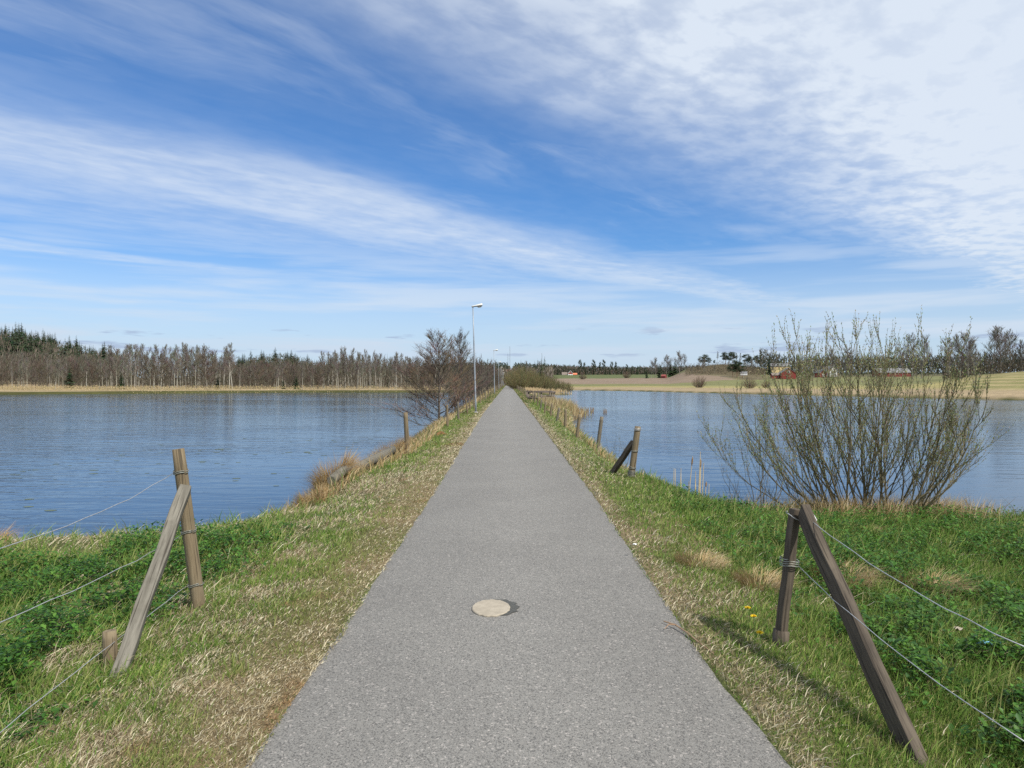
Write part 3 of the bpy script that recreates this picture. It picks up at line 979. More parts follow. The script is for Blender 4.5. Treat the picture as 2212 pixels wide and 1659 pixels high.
# ---- olive willow shrubs and the wood to the right of the path end
for u, Y, h in ((1128, 178, 6.2), (1140, 190, 6.0), (1118, 165, 4.4), (1158, 200, 5.4), (1172, 184, 4.2), (1190, 205, 4.6), (1206, 200, 3.9), (1222, 208, 3.4), (1148, 170, 3.6), (1185, 188, 3.6), (1112, 210, 5.8)):
    SHRUB.place(at(u, Y), Y, h / 5, "olive brown willow shrub right of the path end", "shrub", "willow thicket right of the path", sx=rnd(.9, 1.15))
for i in range(42):
    u = rnd(1062, 1185); Y = rnd(335, 430)
    h = rnd(9, 15) if 1120 < u else rnd(7, 11)
    if random.random() < .62 and u > 1105:
        SPRUCE.place(at(u, Y), Y, h / 14, "dark spruce rising behind the olive thicket right of the path", "spruce", "spruces behind the willow thicket", sx=1.15)
    else:
        ASPEN.place(at(u, Y), Y, h * .85 / 12, "grey bare tree among the spruces beyond the path end", "tree", "bare trees beyond the path end", sx=1.1)
stick_wood("path_end_wood", 9000, (1040, 1195), (325, 420), (6, 10), [(0.15, 0.12, 0.10), (0.13, 0.12, 0.07), (0.2, 0.17, 0.15)], .2,
           "grey brown scrubby wood closing the view beyond the path end", "woodland")

# ---- far treeline over the fields
stick_wood("far_treeline", 22000, (1165, 1520), (925, 1010), (7.5, 14), [(0.05, 0.06, 0.035), (0.04, 0.055, 0.03), (0.13, 0.105, 0.085), (0.16, 0.13, 0.115)], .7,
           "dark far-off forest edge behind the red house and the green field", "forest",
           lambda u: np.interp(u, [1165, 1230, 1300, 1420, 1520], [1.15, .95, .85, .8, .95]))
stick_wood("ridge_forest", 9000, (700, 1240), (1250, 1500), (10, 17), [(0.045, 0.06, 0.04), (0.04, 0.055, 0.035)], 1.4,
           "thin dark line of forest on the horizon below the radio masts", "forest")
for u, v in ((1253, 777), (1262, 783), (1280, 777), (1286, 786), (1296, 783), (1302, 777), (1322, 781), (1331, 782), (1353, 787), (1366, 791), (1382, 790), (1418, 788), (1427, 789), (1446, 791)):
    Y = 915
    x = at(u, Y); z = zt1(x, Y)
    PINE.place(x, Y, (zat(v, Y) - z) / 12, "tall thin pine standing above the far forest edge", "pine", "tall pines above the far forest", sx=.55)
for i in range(26):
    u = 1180 + 12.5 * i + rnd(-4, 4)
    Y = rnd(905, 922); x = at(u, Y); z = zt1(x, Y)
    SPRUCE.place(x, Y, rnd(7, 13) / 14, "dark spruce in the far forest edge beyond the fields", "spruce", "spruces of the far forest edge", sx=1.0)
# clump left of the shed, trees near the shed
for u, v, h, K, hh, nm, cat in ((1424, 818, 11, SPRUCE, 14, "broad dark spruce between the red shed and the field hedge", "spruce"),
                                (1407, 817, 12, ASPEN, 12, "bare grey tree left of the small red shed", "tree"),
                                (1415, 817, 14, GREYT, 12, "rounded bare tree left of the small red shed", "tree"),
                                (1397, 816, 8, SPRUCE, 14, "small dark spruce at the field edge left of the red shed", "spruce"),
                                (1448, 815, 14.5, SPRUCE, 14, "tall dark spruce directly behind the small red shed", "spruce"),
                                (1458, 814, 13, SPRUCE, 14, "dark spruce right of the small red shed", "spruce"),
                                (1440, 815, 15.5, GREYT, 12, "tall bare tree behind the small red shed", "tree"),
                                (1468, 811, 14, GREYT, 12, "bare tree at the left foot of the pine hill", "tree"),
                                (1480, 808, 11, ASPEN, 12, "thin bare tree on the left slope of the pine hill", "tree")):
    Y = 515 if u < 1462 else 455
    x = at(u, Y)
    K.place(x, Y, h / hh, nm, cat, "trees around the red shed", sx=1.15)
# pine hill
for u, v, nm in ((1517, 770, "leftmost"), (1523, 766, "second from the left, tallest of its clump"), (1531, 773, "third from the left"), (1543, 778, "short rounded one beside the left clump"),
                 (1567, 761, "left one of the tall middle trio"), (1573, 764, "dense middle one of the tall trio"), (1582, 760, "right one of the tall middle trio"),
                 (1611, 765, "left one of the right group"), (1618, 772, "lower one of the right group"), (1632, 768, "right one of the right group"), (1638, 772, "last one at the right end")):
    Y = 488
    x = at(u, Y); z = zt1(x, Y)
    PINE.place(x, Y, (zat(v, Y) - z) / 12, "dark crowned pine on the bare hill, " + nm, "pine", "pines on the hill", sx=1.7)
for i in range(22):
    u = rnd(1485, 1650); Y = rnd(405, 480)
    x = at(u, Y)
    (ASPEN if random.random() < .5 else ALDER).place(x, Y, rnd(.35, .62), "small bare tree on the brown side of the pine hill", "tree", "bare trees on the pine hill", sx=1.3)
for i in range(8):
    u = 1548 + i * 11 + rnd(-4, 4); Y = 492
    BIRCH.place(at(u, Y), Y, rnd(.5, .75), "thin bare birch on the pine hill crest", "birch", "birches on the hill crest", sx=.9)
for u, v, h in ((1592, 811, 9), (1583, 812, 7), (1604, 812, 8)):
    Y = 372
    PINE.place(at(u, Y), Y, h / 12, "low dark bushy pine at the foot of the hill", "pine", "low pines at the foot of the hill", sx=1.6)
SPRUCE.place(at(1662, 430), 430, 13.5 / 14, "pointed dark spruce between the pine hill and the yellow building", "spruce", None, sx=1.2)
GREYT.place(at(1672, 425), 425, .75, "round bare tree right of the pointed spruce", "tree", None)
for u, Y, h, nm in ((1511, 225, 3.9, "greyish bare shrub standing alone on the far right shore, left one"), (1618, 200, 3.3, "brown bare shrub on the far right shore, left of the willow bush"),
                    (1655, 205, 2.2, "smaller brown shrub half behind the willow on the far shore"), (1354, 560, 6, "grey bare shrub in the field edge right of the red house"),
                    (1258, 560, 5.5, "grey bare shrub in the field below the orange roof")):
    BROWNSHRUB.place(at(u, Y), Y, h / 4, nm, "shrub", "shrubs on the right-hand fields")
# trees behind the farm and at the right edge
for u, Y, h, sx, nm in ((1790, 400, 15, 1.5, "broad bare tree behind the white farmhouse"), (1835, 410, 16, 1.5, "large olive-tinged round tree right of the white farmhouse"), (1762, 420, 12, 1.3, "bare tree behind the red barn"),
                        (1972, 300, 18, .95, "tall pale bare tree behind the right side of the willow bush"), (1990, 300, 17, .95, "tall pale bare tree right of its twin behind the willow bush"), (1950, 310, 13, 1.0, "lower pale bare tree behind the willow bush"),
                        (2052, 215, 11.5, 1.15, "bare round tree at the left of the right-hand clump"), (2075, 205, 12, 1.0, "bare tall tree in the middle of the right-hand clump"), (2092, 205, 12.5, 1.1, "darker dense bare tree at the right of the right-hand clump"), (2106, 212, 10, 1.0, "low bare tree closing the right-hand clump"),
                        (2142, 230, 13.5, 1.0, "tall pale bare tree right of the gap in the skyline"), (2162, 230, 14.5, 1.05, "tallest pale bare tree near the right edge"), (2183, 232, 13, 1.0, "pale bare tree second from the right edge"), (2208, 228, 9.5, 1.2, "dark low bare tree at the right edge of the field"), (2235, 225, 11, 1.2, "bare tree just at the right border")):
    GREYT.place(at(u, Y), Y, h / 12, nm, "tree", "bare trees right of the farm", sx=sx)
stick_wood("right_forest", 16000, (1640, 2330), (430, 520), (9, 15), [(0.05, 0.06, 0.035), (0.06, 0.06, 0.04), (0.10, 0.085, 0.065)], .4,
           "dark continuous forest strip behind the farm and the right-hand trees", "forest")
stick_wood("right_hedge", 6000, (2035, 2290), (215, 245), (2.0, 4.4), [(0.10, 0.08, 0.06), (0.07, 0.065, 0.04), (0.06, 0.05, 0.04)], .14,
           "dark scrub under the bare trees along the top of the mown slope", "undergrowth")
stick_wood("hill_scrub", 9000, (1480, 1655), (395, 478), (1.2, 4.0), [(0.13, 0.10, 0.07), (0.16, 0.12, 0.09), (0.06, 0.06, 0.03)], .15,
           "brown scrub covering the side of the pine hill", "undergrowth")
stick_wood("left_reed_belt", 15000, (-120, 960), (150, 186), (.6, 1.3), [(0.42, 0.33, 0.20), (0.36, 0.27, 0.15), (0.3, 0.26, 0.12)], .10,
           "pale tan reed belt along the far bank of the left pond", "reeds")
for K in (BIRCH, ASPEN, ALDER, GREYT, SPRUCE, PINE, SHRUB, BROWNSHRUB, NEARALDER): K.finish()

# ------------------------------------------------------------------ the willow bush by the right pond
def leaf_quad(mb, p, d, L, w, col):
    mb.col = col
    s = d.cross(Vector((rnd(-1, 1), rnd(-1, 1), rnd(-1, 1))))
    if s.length < 1e-6: return
    s.normalize()
    n = s.cross(d).normalized() * L * .15
    mb.add([tuple(p), tuple(p + d * L * .5 + s * w + n), tuple(p + d * L), tuple(p + d * L * .5 - s * w + n)], [(0, 1, 2), (0, 2, 3)])


def bez(a, c, b, n):
    return [(a * (1 - t) ** 2 + c * 2 * t * (1 - t) + b * t * t) for t in [i / n for i in range(n + 1)]]


def along(pts, t):
    q = t * (len(pts) - 1); a = min(int(q), len(pts) - 2)
    return pts[a].lerp(pts[a + 1], q - a), (pts[a + 1] - pts[a]).normalized()


def willow(root, tips, leafy=1.0, r0=.02, nb=7, ns=4, z_leaf=0.9):
    """each main stem forks into long arching branches, those into upright shoots set with buds and young leaves"""
    LV = MB()
    LC = [(0.30, 0.32, 0.125), (0.34, 0.34, 0.17), (0.25, 0.26, 0.10), (0.38, 0.355, 0.24), (0.31, 0.285, 0.18)]
    for (bx, by, tx, ty, tz) in tips:
        S = MB()
        kb = rnd(.7, 1.2); bark = tuple(x * kb for x in (0.145, 0.122, 0.074))
        S.col = bark
        a = Vector((bx, by, -.12)); b = Vector((tx, ty, tz))
        c = a.lerp(b, .48) + Vector(((tx - bx) * rnd(.1, .34), (ty - by) * .26, -tz * rnd(.02, .16)))
        pts = bez(a, c, b, 10)
        pts = [p + Vector((rnd(-.022, .022), rnd(-.022, .022), rnd(-.01, .01))) for p in pts]
        rr = r0 * rnd(.65, 1.35)
        S.tube(pts, [rr * (1 - .9 * (i / 10) ** .8) for i in range(11)], 6)
        L0 = (b - a).length

        def buds(q, L):
            k = int(L / .035 * leafy)
            for j in range(k):
                t = .12 + .88 * (j + rnd(0, 1)) / max(k, 1)
                pp, dd = along(q, t)
                if pp.z < z_leaf * rnd(.5, 1.2): continue
                dl = (dd + Vector((rnd(-.8, .8), rnd(-.8, .8), rnd(-.1, .6)))).normalized()
                leaf_quad(LV, pp, dl, rnd(.022, .044), rnd(.0045, .0085), tuple(x * rnd(.8, 1.2) for x in random.choice(LC)))

        def shoot(p, d, L, r, up=.16, wob=.07):
            q = curve_pts(p, d, L, 4, up, wob)
            kb = rnd(1.0, 1.4); S.col = tuple(x * kb for x in bark)
            S.tube(q, [r, r * .85, r * .65, r * .45, r * .25], 3, False)
            buds(q, L)
            return q
        for k in range(nb):
            t = .12 + .85 * (k + rnd(0, 1)) / nb
            p, d = along(pts, t)
            sp = .9 * (1.1 - .55 * t)
            d2 = (d + Vector((rnd(-sp, sp), rnd(-sp, sp), rnd(-.25, .3)))).normalized()
            L1 = L0 * rnd(.28, .55) * (1.15 - .75 * t)
            q = shoot(p, d2, L1, rr * .42 * (1.1 - t * .75), .14, .11)
            for j in range(ns):
                p2, d3 = along(q, rnd(.2, .95))
                shoot(p2, (d3 + Vector((rnd(-.6, .6), rnd(-.6, .6), rnd(-.05, .7)))).normalized(), rnd(.16, .5) * min(1, L1 + .2), max(.0016, rr * .12))
        for j in range(3):
            p2, d3 = along(pts, rnd(.75, 1))
            shoot(p2, (d3 + Vector((rnd(-.25, .25), rnd(-.25, .25), .4))).normalized(), rnd(.25, .5), rr * .15)
        S.build("stem", M_bark, root, False, True)
    LV.build("leaves", M_leaf, root, False, True)


WX, WY = 5.30, 10.55
WZ = zt1(WX, WY)
wil = empty("willow_bush", (WX, WY, WZ), "large many-stemmed willow bush coming into leaf beside the right pond", "bush")
tips = []
for i in range(30):
    a = -1 + 2 * (i + rnd(0, 1)) / 30
    tx = (2.25 if a < 0 else 1.72) * a * rnd(.85, 1.0)
    top = float(np.interp(tx, [-2.4, -2.0, -1.6, -1.2, 0, .4, .85, 1.2, 1.5, 1.9, 2.2], [.85, 1.6, 2.45, 2.8, 2.9, 2.95, 2.65, 2.2, 1.75, 1.15, .75])) * rnd(.72, .94)
    tips.append((.62 * a + rnd(-.14, .14), rnd(-.3, .3), tx, rnd(-.9, 1.0), top))
willow(wil, tips, .85, .0195, 13, 7, .85)
sx_, sy_ = 4.25, 12.3
sap = empty("willow_bush", (sx_, sy_, zt1(sx_, sy_)), "thin low willow shoots at the water edge left of the large willow bush", "bush")
tips = [(rnd(-.25, .25), rnd(-.15, .15), rnd(-1.0, .8), rnd(-.3, .4), rnd(.6, 1.5)) for _ in range(11)]
willow(sap, tips, .25, .009, 5, 3)
sx_, sy_ = 2.5, 16.6
sap = empty("willow_sapling", (sx_, sy_, zt1(sx_, sy_)), "slender leafless sapling behind the braced post on the right bank", "sapling")
tips = [(0, 0, .02, 0, .95), (0, 0, -.22, .05, .62), (0, 0, .25, 0, .6), (.01, 0, -.12, -.1, .75), (0, 0, .14, .1, .72)]
willow(sap, tips, .12, .011, 6, 2)

# ------------------------------------------------------------------ fences
def wave_wire(mb, a, b, r, sag, n=14, wob=.008):
    a = Vector(a); b = Vector(b)
    pts = []
    for i in range(n + 1):
        t = i / n
        p = a.lerp(b, t)
        p.z -= sag * 4 * t * (1 - t)
        if 0 < i < n: p += Vector((rnd(-wob, wob), 0, rnd(-wob, wob)))
        pts.append(p)
    mb.tube(pts, [r] * (n + 1), 5)


def ring(mb, c, axis, R_, r, loops=1.0, n=18, pitch=.012):
    axis = Vector(axis).normalized()
    a = axis.cross(Vector((0, 1, 0.1))).normalized(); b_ = axis.cross(a)
    m_ = int(n * loops)
    pts = []
    for i in range(m_ + 1):
        q = 2 * math.pi * i / n
        wv = .004 * math.sin(3 * q + loops)
        pts.append(Vector(c) + (a * math.cos(q) + b_ * math.sin(q)) * R_ + axis * (pitch * (i / n - loops / 2) + wv))
    mb.tube(pts, [r] * len(pts), 5)


def round_post(parent, base, top, r, mat, name="post", sides=14, checks=True):
    """turned post: slightly tapered, uneven, with a sawn top; origin at its foot"""
    d = Vector(top) - Vector(base)
    L = d.length
    b = MB()
    nseg = 10
    for i in range(nseg + 1):
        t = i / nseg
        rr = r * (1.05 - .10 * t)
        for j in range(sides):
            q = 2 * math.pi * j / sides
            k = rr * (1 + .05 * math.sin(3 * q + 1.3) + .03 * math.sin(5 * q + 4 * t))
            if checks and j == 3: k *= .86
            if i == nseg: k *= .94
            b.v.append((math.cos(q) * k, math.sin(q) * k, -.25 + (L + .25) * t)); b.c.append((1, 1, 1))
    for i in range(nseg):
        for j in range(sides):
            b.f.append((i * sides + j, i * sides + (j + 1) % sides, (i + 1) * sides + (j + 1) % sides, (i + 1) * sides + j))
    b.f.append(tuple(nseg * sides + j for j in range(sides)))
    o = b.build(name, mat, parent, False)
    for p in o.data.polygons: p.use_smooth = len(p.vertices) == 4
    o.location = Vector(base) - (parent.location if parent else Vector())
    o.rotation_mode = "QUATERNION"
    o.rotation_quaternion = d.to_track_quat("Z", "Y")
    return o


def beam(parent, a, b_, w, h, mat, name="brace", roll=0.0):
    a = Vector(a); b_ = Vector(b_)
    d = b_ - a; L = d.length
    mb = MB()
    n = 12
    for i in range(n + 1):
        z = L * i / n
        for sx, sy in ((-1, -1), (1, -1), (1, 1), (-1, 1)):
            mb.v.append((sx * w * (1 + rnd(-.04, .04)) + .004 * math.sin(i * 1.1), sy * h * (1 + rnd(-.04, .04)), z)); mb.c.append((1, 1, 1))
    for i in range(n):
        for j in range(4):
            mb.f.append((i * 4 + j, i * 4 + (j + 1) % 4, (i + 1) * 4 + (j + 1) % 4, (i + 1) * 4 + j))
    mb.f.append((3, 2, 1, 0)); mb.f.append(tuple(n * 4 + j for j in range(4)))
    o = mb.build(name, mat, parent, False, False, .006)
    o.location = a - (parent.location if parent else Vector())
    o.rotation_mode = "QUATERNION"
    zx = d.normalized()
    xx = (Matrix.Rotation(roll, 3, zx) @ Vector((1, 0, 0)))
    xx = (xx - zx * xx.dot(zx)).normalized()
    yx = zx.cross(xx)
    o.rotation_quaternion = Matrix((xx, yx, zx)).transposed().to_quaternion()
    return o


def child_mesh(mb, name, mat, root):
    """mesh given in world metres, parented to a root that only has a location"""
    l = root.location
    mb.v = [(x - l.x, y - l.y, z - l.z) for x, y, z in mb.v]
    return mb.build(name, mat, root, True)


# near left
nl = empty("wire_fence", (-2.43, 5.5, zt1(-2.43, 5.5)), "near left fence end, leaning round post with grey diagonal brace and three wires", "fence")
pb, pt = Vector((-2.43, 5.5, -.05)), Vector((-2.59, 5.5, 1.18))
round_post(nl, pb, pt, .049, M_post)
beam(nl, (-2.335, 4.17, -.08), (-2.50, 5.42, .88), .042, .052, M_postgrey, "brace", .35)
dpost = (pt - pb).normalized()
for zz, lo_ in ((1.005, 2.2), (.545, 2.0), (.13, 1.4)):
    c = pb + dpost * (zz + .05) / dpost.z
    m_ = MB(); ring(m_, c, dpost, .054, .0035, lo_); child_mesh(m_, "wire_tie", M_tie, nl)
for z0, z1, sg in ((1.0, .93, .10), (.52, .60, .06), (.13, .07, -.02)):
    c = pb + dpost * (z0 + .05) / dpost.z
    m_ = MB()
    wave_wire(m_, (c.x - .045, c.y - .02, c.z), (-2.36, 3.1, z1), .0025, sg * .5, 12, .006)
    wave_wire(m_, (-2.36, 3.1, z1), (-2.36, -1.2, z1 + .05), .0025, sg, 12, .006)
    child_mesh(m_, "wire", M_wire, nl)
st = round_post(None, (-2.46, 4.35, -.08), (-2.475, 4.36, .17), .042, M_post, "stake")
tag(st, "short sawn-off stake in the grass beside the foot of the grey brace", "stake")

# near right
nr = empty("wire_fence", (1.74, 4.6, zt1(1.74, 4.6)), "near right fence end, dark square post with long leaning brace and two wires", "fence")
rb, rt = Vector((1.725, 4.6, -.12)), Vector((1.845, 4.62, .875))
beam(nr, rb, rt, .029, .029, M_postdark, "post", .35)
beam(nr, (1.83, 3.10, -.10), (1.875, 4.57, .868), .028, .062, M_postdark, "brace", 0.0)
dr = (rt - rb).normalized()
m_ = MB(); ring(m_, rb + dr * .655, dr, .058, .0035, 3.2, 18, .014); child_mesh(m_, "wire_tie", M_tie, nr)
m_ = MB(); ring(m_, rb + dr * .945, (dr + Vector((.5, 0, 0))), .06, .003, 1.0); child_mesh(m_, "wire_tie", M_wire, nr)
m_ = MB(); m_.box(rb + dr * .10, (.037, .037, .11), dr.to_track_quat("Z", "Y").to_matrix()); child_mesh(m_, "post_foot", M_postdark, nr)
for z0, z1, sg in ((.84, .765, .05), (.53, .43, .045)):
    m_ = MB()
    wave_wire(m_, (1.875 if z0 > .7 else 1.82, 4.5, z0), (1.81, 2.5, z1), .0024, sg, 12, .005)
    wave_wire(m_, (1.81, 2.5, z1), (1.83, -1.5, z1 + .06), .0024, sg, 10, .006)
    child_mesh(m_, "wire", M_wire, nr)
m_ = MB(); m_.tube([(1.868, 4.56, .875), (1.89, 4.48, .862), (1.90, 4.43, .835)], [.012, .016, .006], 6); child_mesh(m_, "insulator", M_white, nr)

# right row along the bank
RB = [(1362, 1043, 1377.5, 921), (1290.8, 972, 1299.8, 900), (1245, 953, 1252.5, 895), (1220.5, 930, 1222, 883), (1201, 919.6, 1208, 880.8),
      (1188.3, 906, 1192.5, 871), (1175.6, 899, 1179, 866.6), (1166.8, 887.8, 1170, 863), (1160.4, 882.4, 1163, 857.6), (1154, 875, 1157, 850)]
rr_ = empty("wire_fence", (2.11, 12.7, zt1(2.11, 12.7)), "row of grey round posts along the right bank, first one braced", "fence")
rowR = []
for u0, v0, u1, v1 in RB:
    Y = F * (EYE + .12) / (v0 - VH)
    a = Vector((at(u0, Y), Y, -.12)); b_ = Vector((at(u1, Y), Y, zat(v1, Y)))
    rowR.append((a, b_))
Y = rowR[-1][0].y
while Y < 235:
    Y += rnd(3.9, 4.7)
    x = float(xr(Y)) + .85 + rnd(-.08, .08)
    rowR.append((Vector((x, Y, -.12)), Vector((x + rnd(-.02, .09), Y, rnd(.72, .95)))))
for i, (a, b_) in enumerate(rowR):
    round_post(rr_, a, b_, .052 if i else .058, M_postold if i % 3 == 1 else M_post, "post", 10 if i < 8 else 6, i < 8)
a, b_ = rowR[0]
beam(rr_, (1.80, 13.35, -.15), tuple(a.lerp(b_, .72) + Vector((-.03, .06, 0))), .04, .045, M_postdark, "brace", .4)
d_ = (b_ - a).normalized()
for f_, lo_ in ((.95, 2.6), (.57, 2.0), (.27, 2.2), (.19, 3.4), (.13, 2.4)):
    m_ = MB(); ring(m_, a.lerp(b_, f_), d_, .066, .0045, lo_, 16, .016); child_mesh(m_, "wire_tie", M_tie if f_ < .9 else M_wire, rr_)
for f_ in (.9, .52):
    m_ = MB()
    for i in range(len(rowR) - 1):
        p = rowR[i][0].lerp(rowR[i][1], f_); q = rowR[i + 1][0].lerp(rowR[i + 1][1], f_)
        wave_wire(m_, p, q, .003, .06, 6, .01)
    child_mesh(m_, "wire", M_tie, rr_)

# left row
LBp = [(881, 983, 876, 891), (967, 924.6, 965.7, 874), (991, 911, 989, 868), (1010.6, 899, 1006, 862)]
ll = empty("wire_fence", (-2.5, 17, zt1(-2.5, 17)), "long row of thin wooden posts along the left verge past the lamp posts", "fence")
rowL = []
for u0, v0, u1, v1 in LBp:
    Y = F * (EYE + .08) / (v0 - VH)
    rowL.append((Vector((at(u0, Y), Y, -.08)), Vector((at(u1, Y), Y, zat(v1, Y)))))
Y = rowL[-1][0].y
while Y < 280:
    Y += rnd(3.8, 4.6)
    x = float(xl(Y)) - .78 + rnd(-.07, .07)
    rowL.append((Vector((x, Y, -.10)), Vector((x + rnd(-.12, .02), Y, rnd(.8, 1.12)))))
for i, (a, b_) in enumerate(rowL):
    round_post(ll, a, b_, .062 if i == 0 else .05, M_postold if i % 4 == 2 else M_post, "post", 10 if i < 6 else 6, i < 6)
for f_ in (.82, .45):
    m_ = MB()
    for i in range(1, len(rowL) - 1):
        p = rowL[i][0].lerp(rowL[i][1], f_); q = rowL[i + 1][0].lerp(rowL[i + 1][1], f_)
        wave_wire(m_, p, q, .003, .07, 6, .012)
    child_mesh(m_, "wire", M_tie, ll)

# ------------------------------------------------------------------ street lamps
ORD = ["nearest", "second nearest", "third nearest", "fourth nearest", "fifth nearest", "sixth nearest", "farthest"]


def build_lamp():
    root = empty("street_lamp", (0, 0, 0), "", "street lamp", "street lamps along the left verge")
    b = MB()
    b.tube([(0, 0, -.1), (0, 0, .5), (0, 0, 1.9), (0, 0, 1.95), (0, 0, 3.9), (0, 0, 3.95), (0, 0, 5.72)], [.052, .05, .048, .042, .038, .033, .028], 14)
    b.build("pole", M_galv, root, True)
    b = MB(); b.tube([(0, 0, -.25), (0, 0, .05), (0, 0, .062)], [.125, .12, .10], 20); b.build("foot", M_concg, root)
    b = MB(); b.tube([(0, 0, .060), (0, 0, .078)], [.072, .066], 16); b.build("base_collar", M_lampdark, root)
    # head: moulded shell, rising towards the path, dark tray and clear bowl below
    prof = [(-.07, .050, .030, .060), (-.02, .060, .034, .075), (.10, .075, .045, .085), (.26, .10, .075, .10), (.42, .115, .098, .112), (.49, .105, .10, .10), (.515, .07, .075, .065)]
    b = MB(); nn = 12
    for (x, wy, tz, _) in prof:
        zz = 5.74 + .06 * (x + .07) / .58
        for j in range(nn + 1):
            q = math.pi * j / nn
            b.v.append((x, math.cos(q) * wy, zz + math.sin(q) ** .7 * tz)); b.c.append((1, 1, 1))
    for i in range(len(prof) - 1):
        for j in range(nn):
            k_ = i * (nn + 1) + j
            b.f.append((k_, k_ + 1, k_ + nn + 2, k_ + nn + 1))
    b.f.append(tuple(range(nn, -1, -1))); b.f.append(tuple((len(prof) - 1) * (nn + 1) + j for j in range(nn + 1)))
    head = b.build("lamp_head", M_lampshell, root, True)
    b = MB()
    for (x, wy, tz, _) in prof:
        zz = 5.739 + .06 * (x + .07) / .58
        b.v += [(x, -wy * 1.01, zz), (x, wy * 1.01, zz), (x, wy * .9, zz - .035), (x, -wy * .9, zz - .035)]; b.c += [(1, 1, 1)] * 4
    for i in range(len(prof) - 1):
        for j in range(4):
            b.f.append((i * 4 + j, i * 4 + (j + 1) % 4, i * 4 + 4 + (j + 1) % 4, i * 4 + 4 + j))
    b.f.append((0, 3, 2, 1)); k_ = (len(prof) - 1) * 4; b.f.append((k_, k_ + 1, k_ + 2, k_ + 3))
    b.build("tray", M_lampdark, head)
    b = MB()
    rows_ = [(.20, .06, 5.731), (.25, .055, 5.70), (.30, .05, 5.672), (.42, .045, 5.684), (.47, .05, 5.72), (.49, .055, 5.755)]
    for x, wy, zz in rows_:
        b.v += [(x, -wy, zz), (x, wy, zz), (x, wy * 1.3, 5.755), (x, -wy * 1.3, 5.755)]; b.c += [(1, 1, 1)] * 4
    for i in range(len(rows_) - 1):
        for j in range(4):
            b.f.append((i * 4 + j, i * 4 + (j + 1) % 4, i * 4 + 4 + (j + 1) % 4, i * 4 + 4 + j))
    b.f.append((0, 3, 2, 1)); k_ = (len(rows_) - 1) * 4; b.f.append((k_, k_ + 1, k_ + 2, k_ + 3))
    b.build("lens", M_lens, head)
    return root


def copy_tree(o, parent=None):
    c = o.copy(); COL.objects.link(c); c.parent = parent
    for ch in list(o.children): copy_tree(ch, c)
    return c


lamp = build_lamp()
for i in range(7):
    Y = 38.3 + 53.6 * i
    if Y > 330: Y = 330
    o_ = lamp if i == 0 else copy_tree(lamp)
    x = float(np.interp(Y, [38.3, 91, 146, 330], [-1.95, -2.25, -2.68, -3.9]))
    o_.location = (x, Y, zt1(x, Y) + .02)
    o_.rotation_euler = (0, R(-1.6) if i == 0 else R(-.9), 0)
    o_["label"] = "grey steel street lamp with a flat head, %s along the left verge" % ORD[i]

# ------------------------------------------------------------------ things on and by the path
cp = empty("concrete_patch", (-.155, 5.25, 0.0245), "round pale concrete disc let into the path with a dark tar crescent at its right", "disc")
b = MB()
n = 40
ringp = [(math.cos(2 * math.pi * j / n) * .142 * (1 + .03 * math.sin(3 * j)), math.sin(2 * math.pi * j / n) * .19 * (1 + .03 * math.sin(2 * j + 1))) for j in range(n)]
b.v = [(x, y, -.03) for x, y in ringp] + [(x, y, .004) for x, y in ringp] + [(x * .96, y * .96, .009) for x, y in ringp]
b.c = [(1, 1, 1)] * len(b.v)
for j in range(n):
    k_ = (j + 1) % n
    b.f += [(j, k_, n + k_, n + j), (n + j, n + k_, 2 * n + k_, 2 * n + j)]
b.f.append(tuple(2 * n + j for j in range(n)))
b.build("disc", M_conc, cp)
b = MB()
for j in range(-7, 12):
    q = 2 * math.pi * j / n
    w_ = .065 * math.sin(math.pi * (j + 7) / 18) ** .8 * (1 + .25 * math.sin(j * 2.3))
    x, y = ringp[j % n]
    b.v += [(x * .99, y * .99, .0025), (x * .99 + w_ * math.cos(q) + .001, y * .99 + w_ * .9 * math.sin(q), .0025)]; b.c += [(1, 1, 1)] * 2
for j in range(18): b.f.append((2 * j, 2 * j + 1, 2 * j + 3, 2 * j + 2))
b.build("tar_edge", M_tar, cp)

# log on the left bank
b = MB()
pts = [Vector((-2.78, 16.2, -.10)), Vector((-2.95, 15.2, -.16)), Vector((-3.10, 14.2, -.22)), Vector((-3.22, 13.3, -.27)), Vector((-3.30, 12.7, -.30))]
pts = [Vector((p.x + .06, p.y, zt1(p.x + .06, p.y) + .25)) for p in pts]
b.tube(pts, [.095, .10, .095, .09, .08], 10)
lg = b.build("log", M_postgrey, None, True)
for p in lg.data.polygons: p.use_smooth = len(p.vertices) == 4
tag(lg, "pale weathered log lying in the straw on the left bank", "log")
# brown clod
b = MB()
cx, cy = at(953, 22.5), 22.5
cz = zt1(cx, cy)
for i in range(7):
    th = math.pi * .5 * i / 6
    for j in range(14):
        q = 2 * math.pi * j / 14
        k_ = 1 + .18 * math.sin(3 * q + i) + .1 * math.sin(5 * q)
        b.v.append((cx + math.cos(q) * math.cos(th) * .22 * k_, cy + math.sin(q) * math.cos(th) * .16 * k_, cz - .03 + math.sin(th) * .15 * k_)); b.c.append((1, 1, 1))
for i in range(6):
    for j in range(14):
        b.f.append((i * 14 + j, i * 14 + (j + 1) % 14, i * 14 + 14 + (j + 1) % 14, i * 14 + 14 + j))
M_clod = plain_mat("brown_peat", (0.12, 0.065, 0.025), (0.20, 0.11, 0.04), 12, .95, .8)
tag(b.build("peat_clod", M_clod, None, True), "brown peaty lump lying in the grass between the left fence and the path", "clod")
